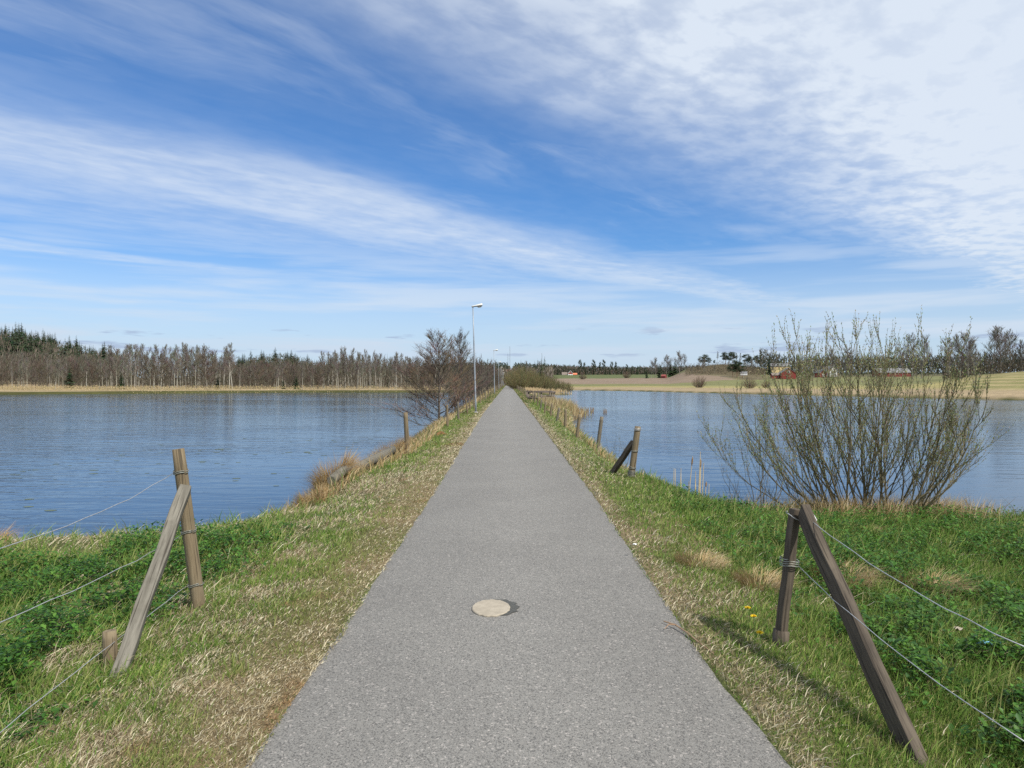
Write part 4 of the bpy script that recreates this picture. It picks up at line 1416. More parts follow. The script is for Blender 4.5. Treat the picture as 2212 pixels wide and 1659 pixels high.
# twig at the right path edge
b = MB()
b.tube([(1.06, 4.95, .03), (1.12, 4.86, .035), (1.17, 4.72, .03), (1.20, 4.55, .028), (1.25, 4.38, .02)], [.004, .006, .006, .005, .003], 5)
b.tube([(1.12, 4.86, .035), (1.07, 4.84, .045), (1.03, 4.79, .03)], [.005, .004, .002], 5)
tag(b.build("twig", plain_mat("twig_bark", (0.25, 0.16, 0.10), (0.33, 0.23, 0.14), 30, .9)), "thin brown twig lying on the right edge of the path", "twig")
# litter
def scrap(name, x, y, s, mat, label):
    b = MB(); n_ = 5
    z = zt1(x, y) + .12
    for i in range(n_):
        for j in range(n_):
            b.v.append((x + (i / 4 - .5) * s * (1 + .3 * math.sin(j * 2)), y + (j / 4 - .5) * s * .7, z + .035 * math.sin(i * 1.9 + j * 1.3) * s * 6)); b.c.append((1, 1, 1))
    for i in range(n_ - 1):
        for j in range(n_ - 1): b.f.append((i * n_ + j, i * n_ + j + 1, (i + 1) * n_ + j + 1, (i + 1) * n_ + j))
    o_ = b.build(name, mat, None, True)
    so = o_.modifiers.new("thick", "SOLIDIFY"); so.thickness = .002
    tag(o_, label, "litter")


M_blue = plain_mat("blue_plastic", (0.10, 0.32, 0.50), (0.2, 0.45, 0.62), 20, .35)
scrap("litter_scrap", at(2140, 4.45), 4.45, .10, M_blue, "crumpled light blue plastic scrap in the weeds at the right edge")
scrap("litter_scrap", at(2070, 4.75), 4.75, .05, M_conc, "small whitish paper scrap in the weeds beyond the right fence wires")
scrap("litter_scrap", at(1372, 6.85), 6.85, .035, M_white, "tiny white scrap on the right edge of the path")
# dandelions
M_dand = plain_mat("dandelion", (0.80, 0.55, 0.02), (0.85, 0.65, 0.03), 60, .6)
M_stalk = plain_mat("stalk", (0.12, 0.2, 0.05), (0.16, 0.24, 0.07), 30, .6)
for u, v, nm in ((1616, 1344, "upper left"), (1629, 1363, "largest and middle"), (1642, 1402, "lowest, half hidden")):
    Y = F * (EYE + .0) / (v - VH)
    x = at(u, Y); z = zt1(x, Y)
    d_ = empty("dandelion", (x, Y, z), "yellow dandelion by the near right post, %s of the three" % nm, "dandelion", "dandelions by the near right post")
    b = MB(); b.tube([(0, 0, 0), (.004, .002, .05), (.0, .004, .09)], [.0025, .002, .002], 5); b.build("stem", M_stalk, d_)
    b = MB()
    for k_ in range(46):
        q = rnd(0, 6.28); th = rnd(0, 1.35)
        dd = sphere_dir(th, q)
        b.strip(Vector((0, .004, .088)), Vector((0, .004, .088)) + Vector((dd.x * .024, dd.y * .024, dd.z * .014)), .003, .0028)
    b.build("flower", M_dand, d_)

# jetty
M_rail = wood_mat("jetty_timber", (0.12, 0.095, 0.08), (0.2, 0.165, 0.14), (0.09, 0.075, 0.065))
jx0, jx1, jy0, jy1 = 1.55, 3.95, 66.5, 74.0
jt = empty("jetty_platform", (jx0, jy0, -.4), "dark timber viewing platform with railings at the right pond beyond the posts", "platform")
b = MB()
for k_ in range(26):
    yy = jy0 + (jy1 - jy0) * (k_ + .5) / 26
    b.box(((jx0 + jx1) / 2, yy, -.30 + rnd(-.004, .004)), ((jx1 - jx0) / 2, .135, .02))
child_mesh(b, "deck", M_rail, jt)
for (ax, ay) in ((jx0, jy0), ((jx0 + jx1) / 2, jy0), (jx1, jy0), (jx1, (jy0 + jy1) / 2), (jx1, jy1), ((jx0 + jx1) / 2, jy1), (jx0, jy1)):
    b = MB(); b.box((ax, ay, -.21), (.07, .07, .90)); child_mesh(b, "post", M_rail, jt)
for (a, b_) in (((jx0 - .1, jy0 - .06), (jx1 + .1, jy0 - .06)), ((jx1 + .06, jy0 - .1), (jx1 + .06, jy1 + .1)), ((jx0 - .1, jy1 + .06), (jx1 + .1, jy1 + .06))):
    for zz, hh in ((.74, .05), (.20, .09)):
        b = MB()
        cxy = ((a[0] + b_[0]) / 2, (a[1] + b_[1]) / 2, zz)
        b.box(cxy, (max(abs(a[0] - b_[0]) / 2, .09 if zz > .5 else .03), max(abs(a[1] - b_[1]) / 2, .09 if zz > .5 else .03), hh))
        child_mesh(b, "rail", M_rail, jt)

# ------------------------------------------------------------------ farm buildings
def house(name, x, y, rz, w, d, hw, hr, wall, roof, label, cat, low=None, wins=(), trim=None, z=None, over=.25, door=None):
    """gabled building, gable end towards local -Y; w across the gable, d along the ridge"""
    z = zt1(x, y) if z is None else z
    r = empty(name, (x, y, z - .15), label, cat, None, rz)
    b = MB()
    zs = low[0] if low else 0
    b.v = [(-w / 2, -d / 2, zs), (w / 2, -d / 2, zs), (w / 2, d / 2, zs), (-w / 2, d / 2, zs), (-w / 2, -d / 2, hw), (w / 2, -d / 2, hw), (w / 2, d / 2, hw), (-w / 2, d / 2, hw), (0, -d / 2, hr), (0, d / 2, hr)]
    b.c = [(1, 1, 1)] * 10
    b.f = [(0, 1, 5, 8, 4), (2, 3, 7, 9, 6), (1, 2, 6, 5), (3, 0, 4, 7)]
    b.build("wall", wall, r)
    if low:
        b = MB(); b.box((0, 0, low[0] / 2 - .2), (w / 2 + .04, d / 2 + .04, low[0] / 2 + .2)); b.build("lower_wall", low[1], r)
    b = MB(); t = .18
    sl = (hr - hw) / (w / 2); ex = w / 2 + over; ez = hr - sl * ex
    for s in (-1, 1):
        vs = [(0, -d / 2 - over, hr + .02), (s * ex, -d / 2 - over, ez + .02), (s * ex, d / 2 + over, ez + .02), (0, d / 2 + over, hr + .02)]
        b.add(vs + [(a, c, e + t) for a, c, e in vs], [(0, 1, 2, 3), (4, 5, 6, 7), (0, 1, 5, 4), (1, 2, 6, 5), (2, 3, 7, 6), (3, 0, 4, 7)])
    b.build("roof", roof, r)
    if trim:
        for s in (-1, 1):
            b = MB()
            a = Vector((0, -d / 2 - over - .05, hr + .04)); c = Vector((s * ex, -d / 2 - over - .05, ez + .04))
            b.tube([a, c], [.2, .2], 4, True, .78); b.build("bargeboard", trim, r)
    for (wx, wz, ww, wh) in wins:
        b = MB(); b.box((wx, -d / 2 - .03, wz), (ww / 2, .05, wh / 2)); f = b.build("window", M_white, r)
        b = MB(); b.box((wx, -d / 2 - .07, wz), (ww / 2 - .14, .03, wh / 2 - .14)); b.build("pane", M_glass, f)
    if door:
        b = MB(); b.box((door[0], -d / 2 - .03, door[2] / 2 + .1), (door[1] / 2, .05, door[2] / 2)); b.build("door", M_white, r)
    return r


Y = 890
hx = at(1231.5, Y); hz_ = zat(811.5, Y)
house("red_house", hx, Y, .05, 5.8, 7, 3.0, 6.3, M_redwall, M_broof, "small red gabled house with white ground floor far across the fields", "house", (2.0, M_white), ((-1.0, 4.1, .8, .9), (1.0, 4.1, .8, .9), (-1.5, 1.1, .9, .9), (1.5, 1.1, .9, .9)), M_white, hz_)
house("annexe", hx + 6.1, Y + 2, 1.57, 4.4, 5.2, 1.6, 3.3, M_redwall, M_oroof, "low annexe with bright orange roof beside the red gabled house", "annexe", None, ((0, 1.1, .9, .8),), None, hz_)
house("cottage_wing", hx - 6.8, Y + 3, 1.57, 5, 6.5, 1.5, 4.4, M_white, M_broof, "white walled wing with dark brown roof left of the red gabled house", "house", None, ((0, 1.5, 1.2, 1.0),), None, hz_)
Y = 500
house("red_shed", at(1434, Y), Y, .9, 2.3, 3.2, 1.4, 2.4, plain_mat("old_red_boards", (0.16, 0.03, 0.03), (0.2, 0.045, 0.04), 1.0, .85), plain_mat("rusty_roof", (0.24, 0.06, 0.055), (0.3, 0.08, 0.07), 1.0, .85), "tiny red shed at the edge of the ploughed field under the trees", "shed", None, (), None, zat(816.5, Y), .1)
Y = 372
bx = at(1700, Y)
house("red_barn", bx, Y, -.25, 7.2, 12, 3.0, 5.6, M_redwall, M_groof, "red barn with grey roof and a white gable window, left behind the willow bush", "barn", None, ((0, 3.6, 1.3, 1.1),), None, zat(818, Y))
house("lean_to", bx - 5.6, Y + .5, 1.45, 4.6, 4.6, 1.9, 3.0, M_redwall, M_broof, "low red lean-to shed against the left side of the red barn", "shed", None, (), None, zat(818, Y))
Y = 440
house("yellow_house", at(1682, Y), Y, 1.5, 7, 12, 4.4, 6.2, M_yellow, M_groof, "yellow boarded house with flat-looking roof behind the red barn", "house", None, ((0, 3, 1.6, 1.1),), None, zat(806.5, Y))
Y = 410
house("white_house", at(1790, Y), Y, .4, 5.5, 7, 3.4, 5.8, plain_mat("grey_white_paint", (0.42, 0.42, 0.41), (0.5, 0.5, 0.48), 2, 0.6), M_groof, "white farmhouse with grey roof seen through the willow branches", "house", None, ((-1.2, 2.2, 1.0, 1.1), (1.2, 2.2, 1.0, 1.1), (0, 4.1, .9, .9)), None, zat(813, Y))
house("red_outhouse", at(1763, Y), Y - 6, .2, 4, 5, 2.4, 4.0, M_redwall, M_groof, "small red outhouse left of the white farmhouse", "shed", None, (), None, zat(814, Y - 6), .2, (0, 1.1, 1.9))
house("long_barn", at(1925, Y), Y, 1.5, 8, 18, 2.6, 4.9, plain_mat("dark_red_boards", (0.16, 0.03, 0.03), (0.2, 0.04, 0.035), 1.0, .85), M_groof, "long dark red barn with wide grey roof right of the white farmhouse", "barn", None, (), None, zat(814, Y), .3, (0, 3, 2.8))
house("white_cottage", at(1607, 395), 395, 1.2, 2.4, 3.4, 1.2, 1.9, M_white, M_groof, "low white cottage half hidden by the pines at the foot of the hill", "cottage", None, ((0, .8, .6, .4),), None, zat(810, 395), .12)
Y = 425
house("red_roofed_house", at(1096, Y), Y, .9, 4.6, 6, 5.2, 7.6, M_white, plain_mat("red_tiles", (0.34, 0.10, 0.07), (0.4, 0.13, 0.09), 1.0, .85), "red roofed house peeping through the trees at the end of the path", "house", None, ((0, 3.6, 1.0, 1.1),), None, zat(826, Y))
# masts
for u, v0, v1, Y, lab in ((1101.3, 788, 748, 2450, "tall thin lattice radio mast on the horizon, left of the path end"), (1097, 788, 763.5, 2480, "shorter thin radio mast close left of the tallest one"), (1170.5, 792, 763, 2400, "thin mast rising behind the dark spruces right of the path")):
    x = at(u, Y)
    zb = zt1(x, Y); ztop = zat(v1, Y)
    r = empty("radio_mast", (x, Y, zb), lab, "mast")
    b = MB(); Hm = ztop - zb
    for q in (0, 2.094, 4.189):
        b.tube([(math.cos(q) * 1.0, math.sin(q) * 1.0, 0), (math.cos(q) * .55, math.sin(q) * .55, Hm)], [.28, .22], 4)
    k_ = 0; zz = 0
    while zz < Hm - 3:
        q0 = 2.094 * (k_ % 3); q1 = 2.094 * ((k_ + 1) % 3)
        b.tube([(math.cos(q0) * .9, math.sin(q0) * .9, zz), (math.cos(q1) * .85, math.sin(q1) * .85, zz + 3)], [.1, .1], 3)
        zz += 1.5; k_ += 1
    b.build("lattice", M_galv, r)

# ------------------------------------------------------------------ grass, weeds, straw, reeds
def sample(n, X0, X1, Y0, Y1, pw=1.0):
    """random ground points, thinner with distance"""
    y = Y0 * (Y1 / Y0) ** rng.uniform(0, 1, n) if pw else rng.uniform(Y0, Y1, n)
    x = rng.uniform(0, 1, n) * (X1 - X0) + X0
    return x, y


def keep_land(x, y, margin=.02, lo=.15):
    sd = np.minimum(pond_sd(POND_L, x, y), pond_sd(POND_R, x, y))
    wob = .05 * (vnoise(y * 3, x * 3, 2) - .5)
    ok = ((x < xl(y) - margin + wob) | (x > xr(y) + margin + wob)) & (sd > lo)
    return ok, sd


def verge_points(n, Y0, Y1, side, wide):
    y = Y0 * (Y1 / Y0) ** rng.uniform(0, 1, n)
    w = wide(y) if callable(wide) else wide
    t = rng.uniform(0, 1, n)
    x = np.where(side < 0, xl(y) + .07 - t * w, xr(y) - .07 + t * w)
    return x, y


def widths(y):
    return np.clip(np.interp(y, [2, 4, 8, 11.5, 13.5, 16, 400], [1.6, 2.9, 6.6, 8.0, 3.4, 2.9, 2.9]), .5, 9)


def scatter(n, Y0, Y1):
    xs, ys = [], []
    for s in (-1, 1):
        x, y = verge_points(n // 2, Y0, Y1, s, widths)
        xs.append(x); ys.append(y)
    x = np.concatenate(xs); y = np.concatenate(ys)
    # even density within each distance: thin the narrow rows
    keep = rng.uniform(0, 1, len(x)) < widths(y) / 8.0 * 2.6
    x, y = x[keep], y[keep]
    ok, sd = keep_land(x, y, -.05)
    return x[ok], y[ok], sd[ok]


def lushness(x, y):
    """0 dry lawn .. 1 lush weeds"""
    off = np.where(x < xc(y), xl(y) - x, x - xr(y))
    n_ = fbm(x * .8, y * .55, 21)
    base = np.where(x < 0, smooth(1.0, 1.9, off), smooth(.75, 1.5, off))
    n2 = fbm(x * 2.6, y * 2.0, 71)
    return np.clip(base * smooth(np.where(x < 0, .35, .26), np.where(x < 0, .50, .40), n_ * .55 + n2 * .45) * (y < 13), 0, 1), off


def thatch(x, y):
    return fbm(x * 2.1, y * 1.6, 33)


# green blades
x, y, sd = scatter(900000, 2.2, 62)
lu, off = lushness(x, y)
th = thatch(x, y)
# the right verge and patches are greener; the left edge strip is short, mossy and yellow
gden = np.where(x < 0, .45 + .55 * smooth(.62, .38, th), .8 + .3 * smooth(.66, .4, th))
gden = gden * np.where(x < 0, smooth(.0, .8, off) * .6 + .4, .35 + .65 * smooth(-.05, .3, off))
clump = smooth(.44, .60, fbm(x * 4.5, y * 3.6, 90))
gden = gden * np.where(x < 0, .18 + 1.0 * clump, .55 + .6 * clump)
gden = gden * np.where(y < 13.5, np.where(x < 0, .12 + .88 * smooth(2.2, 4.2, sd), .45 + .55 * smooth(.8, 2.4, sd)), 1.0)
k = rng.uniform(0, 1, len(x)) < gden
x, y, off, lu, th = x[k], y[k], off[k], lu[k], th[k]
n = len(x)
dist = np.clip(y, 2.5, 60)
h = rng.gamma(5, .010, n) * (0.75 + 1.1 * lu + .35 * smooth(.2, 1.2, off)) * (1 + dist * .018)
h *= np.where(off < .45, .5 + .5 * off / .45, 1.0)
w = (.0032 + .00085 * dist) * rng.uniform(.7, 1.3, n)
gc = np.array([[0.105, 0.175, 0.030], [0.14, 0.205, 0.042], [0.18, 0.22, 0.06], [0.075, 0.145, 0.025], [0.23, 0.235, 0.085]])
c = gc[rng.integers(0, 5, n)] * rng.uniform(.7, 1.4, n)[:, None] * 1.3
yel = ((x < 0) * smooth(.8, .2, off) * .45)[:, None]
c = c * (1 - yel) + np.array([0.26, 0.225, 0.10]) * yel
P = np.column_stack([x, y, zt(x, y) - .005])
tag(blades("grass", P, h, w, rng.uniform(0, 6.28, n), rng.beta(3, 2.2, n) * .95, c, M_grass),
    "short green grass on both verges of the path", "grass", None, "stuff")

# dry thatch lying among it
x, y, sd = scatter(760000, 2.2, 60)
lu, off = lushness(x, y)
th = thatch(x, y)
sden = np.where(x < 0, .55 + .45 * smooth(.42, .6, th), .10 + .6 * smooth(.52, .66, th)) * (1 - .75 * lu)
sden = np.maximum(sden, np.where(x < 0, smooth(.5, .1, off) * .9, smooth(.22, .05, off) * .6))
sden = sden * (1 - .4 * smooth(.46, .62, fbm(x * 4.5, y * 3.6, 90)))
sden = np.maximum(sden, np.where(x < 0, smooth(4.0, 2.2, sd), smooth(3.2, 1.4, sd)) * .95)
k = rng.uniform(0, 1, len(x)) < sden
x, y, off, sd = x[k], y[k], off[k], sd[k]
n = len(x)
dist = np.clip(y, 2.5, 60)
h = rng.gamma(4, .0105, n) * (1 + 1.0 * smooth(1.3, .4, sd)) * (1 + dist * .018) * np.where((x < 0) & (off < .6), .6, 1)
w = (.0029 + .0008 * dist) * rng.uniform(.6, 1.4, n)
sc = np.array([[0.42, 0.355, 0.22], [0.52, 0.455, 0.30], [0.30, 0.24, 0.14], [0.62, 0.56, 0.41], [0.24, 0.18, 0.105]])
c = sc[rng.integers(0, 5, n)] * rng.uniform(.7, 1.15, n)[:, None]
rust = (smooth(.66, .76, fbm(x * 1.3, y * 1.3, 77)) * ((x < 0) & (off < .8)))[:, None] * .7
c = c * (1 - rust) + np.array([0.25, 0.135, 0.05]) * rust
P = np.column_stack([x, y, zt(x, y) + .004])
tag(blades("dry_grass", P, h, w, rng.uniform(0, 6.28, n), rng.beta(7, 1.1, n), c, M_straw, None, .15),
    "pale dead grass lying flat among the green on the verges", "dry grass", None, "stuff")

# lush low weeds (rounded toothed leaves)
x, y, sd = scatter(330000, 2.3, 13.2)
lu, off = lushness(x, y)
k = (rng.uniform(0, 1, len(x)) < lu * .95) & (sd > np.where(x < 0, 3.1, 1.9) + 1.3 * (vnoise(x * 1.2, y * 1.2, 13)))
x, y, lu = x[k], y[k], lu[k]
n = len(x)
hh = rng.uniform(.01, .15, n) * (.15 + 1.5 * smooth(.3, .7, fbm(x * 3, y * 3, 8))) * (.4 + .6 * lu)
wc = np.array([[0.045, 0.13, 0.014], [0.07, 0.17, 0.02], [0.10, 0.215, 0.03], [0.035, 0.105, 0.015]])
c = wc[rng.integers(0, 4, n)] * rng.uniform(.5, 1.2, n)[:, None]
P = np.column_stack([x, y, zt(x, y) + hh])
tag(leaves("leafy_weeds", P, rng.uniform(.022, .052, n) * (1 + y * .03), rng.uniform(0, 6.28, n), rng.uniform(-.5, .7, n), c, M_weed),
    "lush dark green leafy weeds carpeting the ground outside both near fences", "weeds", None, "stuff")

# long broken straws on the near banks
x, y, sd = scatter(14000, 2.6, 13)
lu, off = lushness(x, y)
k = (off > 1.1) & (rng.uniform(0, 1, len(x)) < .42)
x, y = x[k], y[k]; n = len(x)
P = np.column_stack([x, y, zt(x, y) + rng.uniform(.01, .07, n)])
c = sc[rng.integers(0, 4, n)] * rng.uniform(.8, 1.2, n)[:, None]
tag(blades("broken_straw", P, rng.uniform(.08, .30, n), rng.uniform(.0035, .007, n), rng.normal(.4, 1.5, n), rng.uniform(.86, .995, n), c, M_straw, None, .3),
    "long broken tan straws lying across the weeds on the near banks", "straw", None, "stuff")


def tussock(x, y, r, hgt, n, label, cols, name="grass_tussock", lean=(.35, .95), cat="tussock", group=None, wid=.005):
    q = rng.uniform(0, 6.28, n); rr = r * .55 * np.sqrt(rng.uniform(0, 1, n))
    X = x + np.cos(q) * rr; Y2 = y + np.sin(q) * rr
    z = zt(X, Y2)
    P = np.column_stack([X - x, Y2 - y, z - zt1(x, y) - .02])
    az_ = q + rng.normal(0, .5, n)
    cols = np.array(cols)
    c = cols[rng.integers(0, len(cols), n)] * rng.uniform(.75, 1.2, n)[:, None]
    o_ = blades(name, P, rng.uniform(.5, 1.15, n) * hgt, rng.uniform(.6, 1.3, n) * wid, az_, rng.uniform(*lean, n), c, M_straw, None, .35)
    o_.location = (x, y, zt1(x, y))
    return tag(o_, label, cat, group)


TAN = [(0.47, 0.36, 0.19), (0.40, 0.29, 0.14), (0.53, 0.43, 0.26), (0.34, 0.23, 0.10)]
RUST = [(0.36, 0.20, 0.08), (0.42, 0.27, 0.11), (0.28, 0.15, 0.06), (0.45, 0.33, 0.17)]
LTS = "straw tussocks on the left bank"
tussock(-3.42, 12.1, .34, .45, 1300, "tan straw tussock at the water corner where the left bank turns", TAN + RUST, group=LTS, wid=.008, lean=(.15, .85))
tussock(-3.40, 13.5, .48, .8, 2200, "tan straw tussock beside the middle of the pale log", TAN + RUST, group=LTS, wid=.008, lean=(.15, .85))
tussock(-3.2, 15.3, .42, .65, 1700, "tan straw tussock beside the upper end of the pale log", TAN, group=LTS, wid=.008, lean=(.15, .85))
tussock(-3.0, 17.2, .5, .75, 2200, "large overhanging straw tussock just left of the first row post", TAN + RUST, group=LTS, wid=.009, lean=(.15, .85))
tussock(-3.15, 19.4, .45, .7, 1700, "rusty brown tussock behind the first row post on the left", RUST, group=LTS, wid=.009, lean=(.15, .85))
tussock(-7.45, 10.1, .3, .5, 1000, "rusty brown grass tuft at the left edge of the near shore", RUST, wid=.006)
tussock(-5.75, 10.2, .16, .34, 300, "small reddish tuft at the near left shore, behind the upper wire", RUST, wid=.005)
RTS = "straw tussocks among the right weeds"
tussock(2.95, 6.3, .32, .34, 1500, "flat straw tussock in the green weeds, left one beyond the right wires", TAN, group=RTS, lean=(.62, .99))
tussock(3.62, 6.15, .32, .36, 1500, "domed straw tussock in the green weeds, right one beyond the right wires", TAN, group=RTS, lean=(.62, .99))
tussock(2.1, 6.0, .3, .28, 1000, "loose straw tuft just behind the near right post", TAN, group=RTS, lean=(.62, .99))
for tx_, ty_, tl in ((1.75, 6.6, "small straw tuft in the grass between the near right post and the path"), (3.3, 8.4, "pale straw patch behind the right weeds, short of the willow"), (4.4, 8.9, "pale straw tuft in front of the willow foot, left"),
                     (6.2, 9.0, "pale straw tuft in front of the willow foot, right"), (2.85, 3.7, "flattened straw heap under the lower right wire"), (3.15, 4.2, "flattened straw heap by the right edge near the blue scrap")):
    tussock(tx_, ty_, .34, .24, 900, tl, TAN, group=RTS, lean=(.6, .99))
tussock(6.35, 10.9, .35, .55, 1000, "tall tan grass tuft at the right foot of the willow bush", TAN, wid=.006)
tussock(5.0, 11.2, .35, .42, 1000, "tan grass tuft at the left foot of the willow bush", TAN + RUST, wid=.006)
tussock(6.9, 11.4, .35, .6, 900, "tan and green grass tuft at the pond edge right of the willow", TAN + [(0.15, 0.19, 0.06)], wid=.006)
tussock(2.6, 16.4, .35, .34, 900, "rusty grass tuft at the foot of the slender sapling", RUST + [(0.16, 0.2, 0.06)], wid=.007)
tussock(3.5, 13.3, .3, .25, 700, "green grass tuft at the right water edge by the cut reeds", [(0.13, 0.2, 0.04), (0.2, 0.22, 0.06), (0.1, 0.15, 0.04)], wid=.006)
tussock(2.95, 12.6, .3, .22, 700, "dark green grass tuft right of the braced post", [(0.06, 0.12, 0.03), (0.1, 0.15, 0.04)], wid=.006)

# tall dry grass round the willow foot
n = 12000
x = rng.normal(5.6, .85, n); y = rng.normal(10.75, .45, n)
k = rng.uniform(0, 1, n) < smooth(.38, .6, fbm(x * 2.2, y * 2.2, 19))
x, y = x[k], y[k]; n = len(x)
sd = pond_sd(POND_R, x, y); k = sd > .1
x, y = x[k], y[k]; n = len(x)
P = np.column_stack([x, y, zt(x, y) - .02])
c = np.array(TAN)[rng.integers(0, 4, n)] * rng.uniform(.7, 1.15, n)[:, None]
tag(blades("tall_dry_grass", P, rng.uniform(.12, .52, n), rng.uniform(.005, .010, n), rng.uniform(0, 6.28, n), rng.beta(2, 2.4, n), c * 1.15, M_straw),
    "tall tan dead grass around the foot of the willow bush", "dry grass", None, "stuff")

# bank straw along both waterlines
xs, ys = [], []
for s, poly in ((-1, POND_L), (1, POND_R)):
    yy = 11 * (170 / 11) ** rng.uniform(0, 1, 34000)
    t = rng.uniform(.9, 2.6, len(yy))
    xs.append(np.where(s < 0, xl(yy) - t, xr(yy) + t)); ys.append(yy)
x = np.concatenate(xs); y = np.concatenate(ys)
sd = np.minimum(pond_sd(POND_L, x, y), pond_sd(POND_R, x, y))
k = (sd > -.12) & (sd < 1.3) & (rng.uniform(0, 1, len(x)) < .35 + .65 * smooth(.4, .6, fbm(x * .7, y * .5, 55)))
x, y, sd = x[k], y[k], sd[k]; n = len(x)
P = np.column_stack([x, y, np.maximum(zt(x, y), WATER_Z - .1)])
c = np.array(TAN)[rng.integers(0, 4, n)] * rng.uniform(.7, 1.2, n)[:, None]
gr = (rng.uniform(0, 1, n) < np.where(x > 0, .45, .2))[:, None]
c = np.where(gr, np.array([0.15, 0.19, 0.055]), c)
tag(blades("bank_grass", P, rng.uniform(.15, .42, n) * (1 + y * .006) * np.where((x > 2) & (y < 16), .45, 1.0), (.004 + .0009 * y) * rng.uniform(.7, 1.3, n), rng.uniform(0, 6.28, n), rng.beta(2.5, 2, n), c, M_straw, None, .2),
    "long tan dead grass hanging over both waterlines of the embankment", "dry grass", None, "stuff")

# verge tufts far along the path
xs, ys = [], []
for s in (-1, 1):
    yy = 55 * (300 / 55) ** rng.uniform(0, 1, 16000); t = rng.uniform(.0, 2.0, len(yy))
    xs.append(np.where(s < 0, xl(yy) - t, xr(yy) + t)); ys.append(yy)
x = np.concatenate(xs); y = np.concatenate(ys); n = len(x)
P = np.column_stack([x, y, zt(x, y)])
mixc = (rng.uniform(0, 1, n) < .62)[:, None]
c = np.where(mixc, np.array([0.11, 0.165, 0.04]), np.array([0.4, 0.32, 0.17])) * rng.uniform(.75, 1.2, n)[:, None]
tag(blades("far_verge_grass", P, rng.uniform(.08, .22, n), .0011 * y * rng.uniform(.7, 1.3, n), rng.uniform(0, 6.28, n), rng.uniform(.2, .8, n), c, M_grass),
    "green and tan grass on the verges towards the far end of the path", "grass", None, "stuff")

# reed bed by the right row of posts, and the cut reeds nearer by
n = 5200
y = rng.uniform(42, 60, n); x = rng.uniform(2.4, 6.2, n)
lim = np.interp(y, [42, 47, 53, 58, 60], [3.4, 4.7, 6.2, 5.8, 4.6])
k = x < lim - .3 * rng.uniform(0, 1, n)
x, y = x[k], y[k]; n = len(x)
k = rng.uniform(0, 1, n) < np.clip((lim[k] - x) / 1.4, .12, 1) * (.4 + .8 * smooth(.35, .6, fbm(x * .8, y * .5, 61)))
x, y = x[k], y[k]; n = len(x)
P = np.column_stack([x, y, np.maximum(zt(x, y), WATER_Z - .05)])
c = np.array([(0.48, 0.38, 0.22), (0.40, 0.29, 0.16), (0.30, 0.2, 0.1), (0.3, 0.28, 0.12)])[rng.integers(0, 4, n)] * rng.uniform(.75, 1.2, n)[:, None]
tag(blades("reed_bed", P, rng.uniform(.25, .85, n), rng.uniform(.014, .03, n), rng.uniform(0, 6.28, n), rng.uniform(.02, .6, n), c, M_straw),
    "dry tan reed bed standing in the right pond beyond the row of posts", "reeds", None, "stuff")
n = 5000
u = rng.uniform(1120, 1240, n); y = rng.uniform(140, 215, n); x = at(u, y)
sd = pond_sd(POND_R, x, y); k = (sd > .2) & (x > xr(y) + 2.5)
x, y = x[k], y[k]; n = len(x)
P = np.column_stack([x, y, zt(x, y)])
c = np.array([(0.48, 0.38, 0.22), (0.44, 0.33, 0.19)])[rng.integers(0, 2, n)] * rng.uniform(.8, 1.2, n)[:, None]
tag(blades("shore_reeds", P, rng.uniform(.4, 1.0, n), np.full(n, .09), rng.uniform(0, 6.28, n), rng.uniform(.05, .5, n), c, M_straw),
    "pale reeds on the shore in front of the olive thicket", "reeds", None, "stuff")

M_reed = plain_mat("dead_reed", (0.50, 0.40, 0.24), (0.62, 0.52, 0.34), 14, .8, 0, (1, 1, .3))
M_reedhead = plain_mat("reed_head", (0.2, 0.13, 0.07), (0.3, 0.2, 0.11), 40, .9)
for u, v0, v1, du, hd in ((1455, 1052, 1012, 1, 0), (1459, 1053, 1013, 0, 0), (1468, 1055, 1012, 3, 0), (1472, 1058, 1022, 0, 0), (1484, 1072, 985, 12, 1), (1487, 1074, 1040, 0, 0), (1500, 1072, 1018, 2, 0),
                          (1504, 1070, 1028, 0, 0), (1507, 1071, 975, 5, 0), (1509, 1072, 990, 4, 1), (1511, 1070, 1000, 3, 0), (1515, 1068, 1000, 5, 0), (1520, 1068, 1040, 6, 1), (1530, 1068, 1045, 1, 0)):
    Y = 13.75 + rnd(-.15, .25)
    x = at(u, Y); zb = WATER_Z - .1
    ztop = zat(v1, Y)
    r = empty("cut_reed", (x, Y, zb), "pale dead reed stalk in the water left of the willow", "reed", "cut reeds at the right water edge")
    b = MB(); e = Vector((at(u + du, Y) - x, rnd(-.05, .05), ztop - zb))
    b.tube([(0, 0, 0), tuple(e * .5), tuple(e)], [.010, .009, .005], 6); b.build("stalk", M_reed, r)
    if hd:
        b = MB(); b.tube([tuple(e * .84), tuple(e * .88), tuple(e * .95), tuple(e * .98)], [.007, .017, .016, .006], 8); b.build("head", M_reedhead, r)

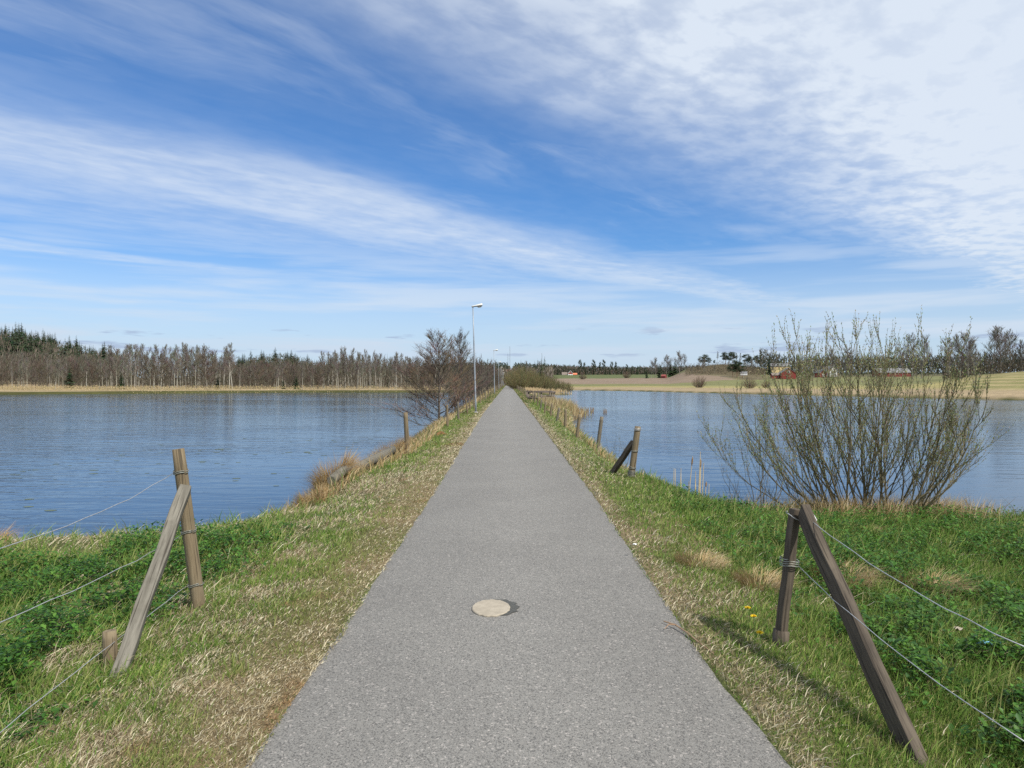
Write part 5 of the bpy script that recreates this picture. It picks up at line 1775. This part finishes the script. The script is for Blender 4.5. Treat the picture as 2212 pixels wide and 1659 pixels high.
# floating plants and dark stubs in the water
n = 260
y = np.concatenate([rng.uniform(13, 32, 200), rng.uniform(30, 70, 60)])
x = np.where(np.arange(n) < 200, rng.uniform(-14, -4.2, n), rng.uniform(-22, -5, n))
V = []; Fq = []
for i in range(n):
    if vnoise(x[i] * .6, y[i] * .6, 6) < .60: continue
    rx = rng.uniform(.03, .09); k0 = len(V)
    for j in range(7):
        q = 6.283 * j / 7
        V.append((x[i] + math.cos(q) * rx * 1.6, y[i] + math.sin(q) * rx, WATER_Z + .004))
    Fq.append(tuple(range(k0, k0 + 7)))
b = MB(); b.v = V; b.c = [(0.10, 0.12, 0.05)] * len(V); b.f = Fq
tag(b.build("floating_weed", attr_mat("pondweed", .4, 0, .2, 2.0), None, False, True), "small olive leaves floating on the left pond near the bank", "pondweed", None, "stuff")
for i, (u, v) in enumerate(((1266, 889), (1270, 890), (1277, 889), (1281, 890), (1258, 890), (1305, 893), (1310, 892.5))):
    Y = F * (EYE - WATER_Z) / (v - VH)
    x = at(u, Y)
    b = MB()
    for k_ in range(9):
        q = rnd(0, 6.28)
        p = Vector((math.cos(q) * .06, math.sin(q) * .06, 0))
        b.tube([p - Vector((0, 0, .1)), p + Vector((rnd(-.05, .05), 0, rnd(.2, .42)))], [.014, .008], 4)
    o_ = b.build("reed_stump", M_reedhead)
    o_.location = (x, Y, WATER_Z)
    tag(o_, "dark stub of broken reeds off the reed bed", "reed stump", "reed stumps off the reed bed")


# ------------------------------------------------------------------ tell copies apart by their order in the row
ONES = ["", "first", "second", "third", "fourth", "fifth", "sixth", "seventh", "eighth", "ninth", "tenth", "eleventh", "twelfth", "thirteenth",
        "fourteenth", "fifteenth", "sixteenth", "seventeenth", "eighteenth", "nineteenth", "twentieth"]


def ordinal(k):
    return ONES[k] if k <= 20 else {2: "twenty", 3: "thirty", 4: "forty", 5: "fifty", 6: "sixty", 7: "seventy", 8: "eighty", 9: "ninety"}[k // 10] + ("-" + ONES[k % 10] if k % 10 else "th")


same = {}
for o in list(COL.objects):
    if o.get("label") and o.parent is None and o.get("group"):
        same.setdefault((o["group"], o["label"]), []).append(o)
for (gr, lb), objs in same.items():
    if len(objs) < 2 or len(objs) > 70 or "inside" in gr or "deep" in gr: continue
    by_depth = "along the left fence" in gr
    objs.sort(key=(lambda q: q.location.y) if by_depth else (lambda q: q.location.x / q.location.y))
    for k_, o in enumerate(objs):
        o["label"] = lb + ", " + ordinal(k_ + 1) + (" from the near end" if by_depth else " from the left")
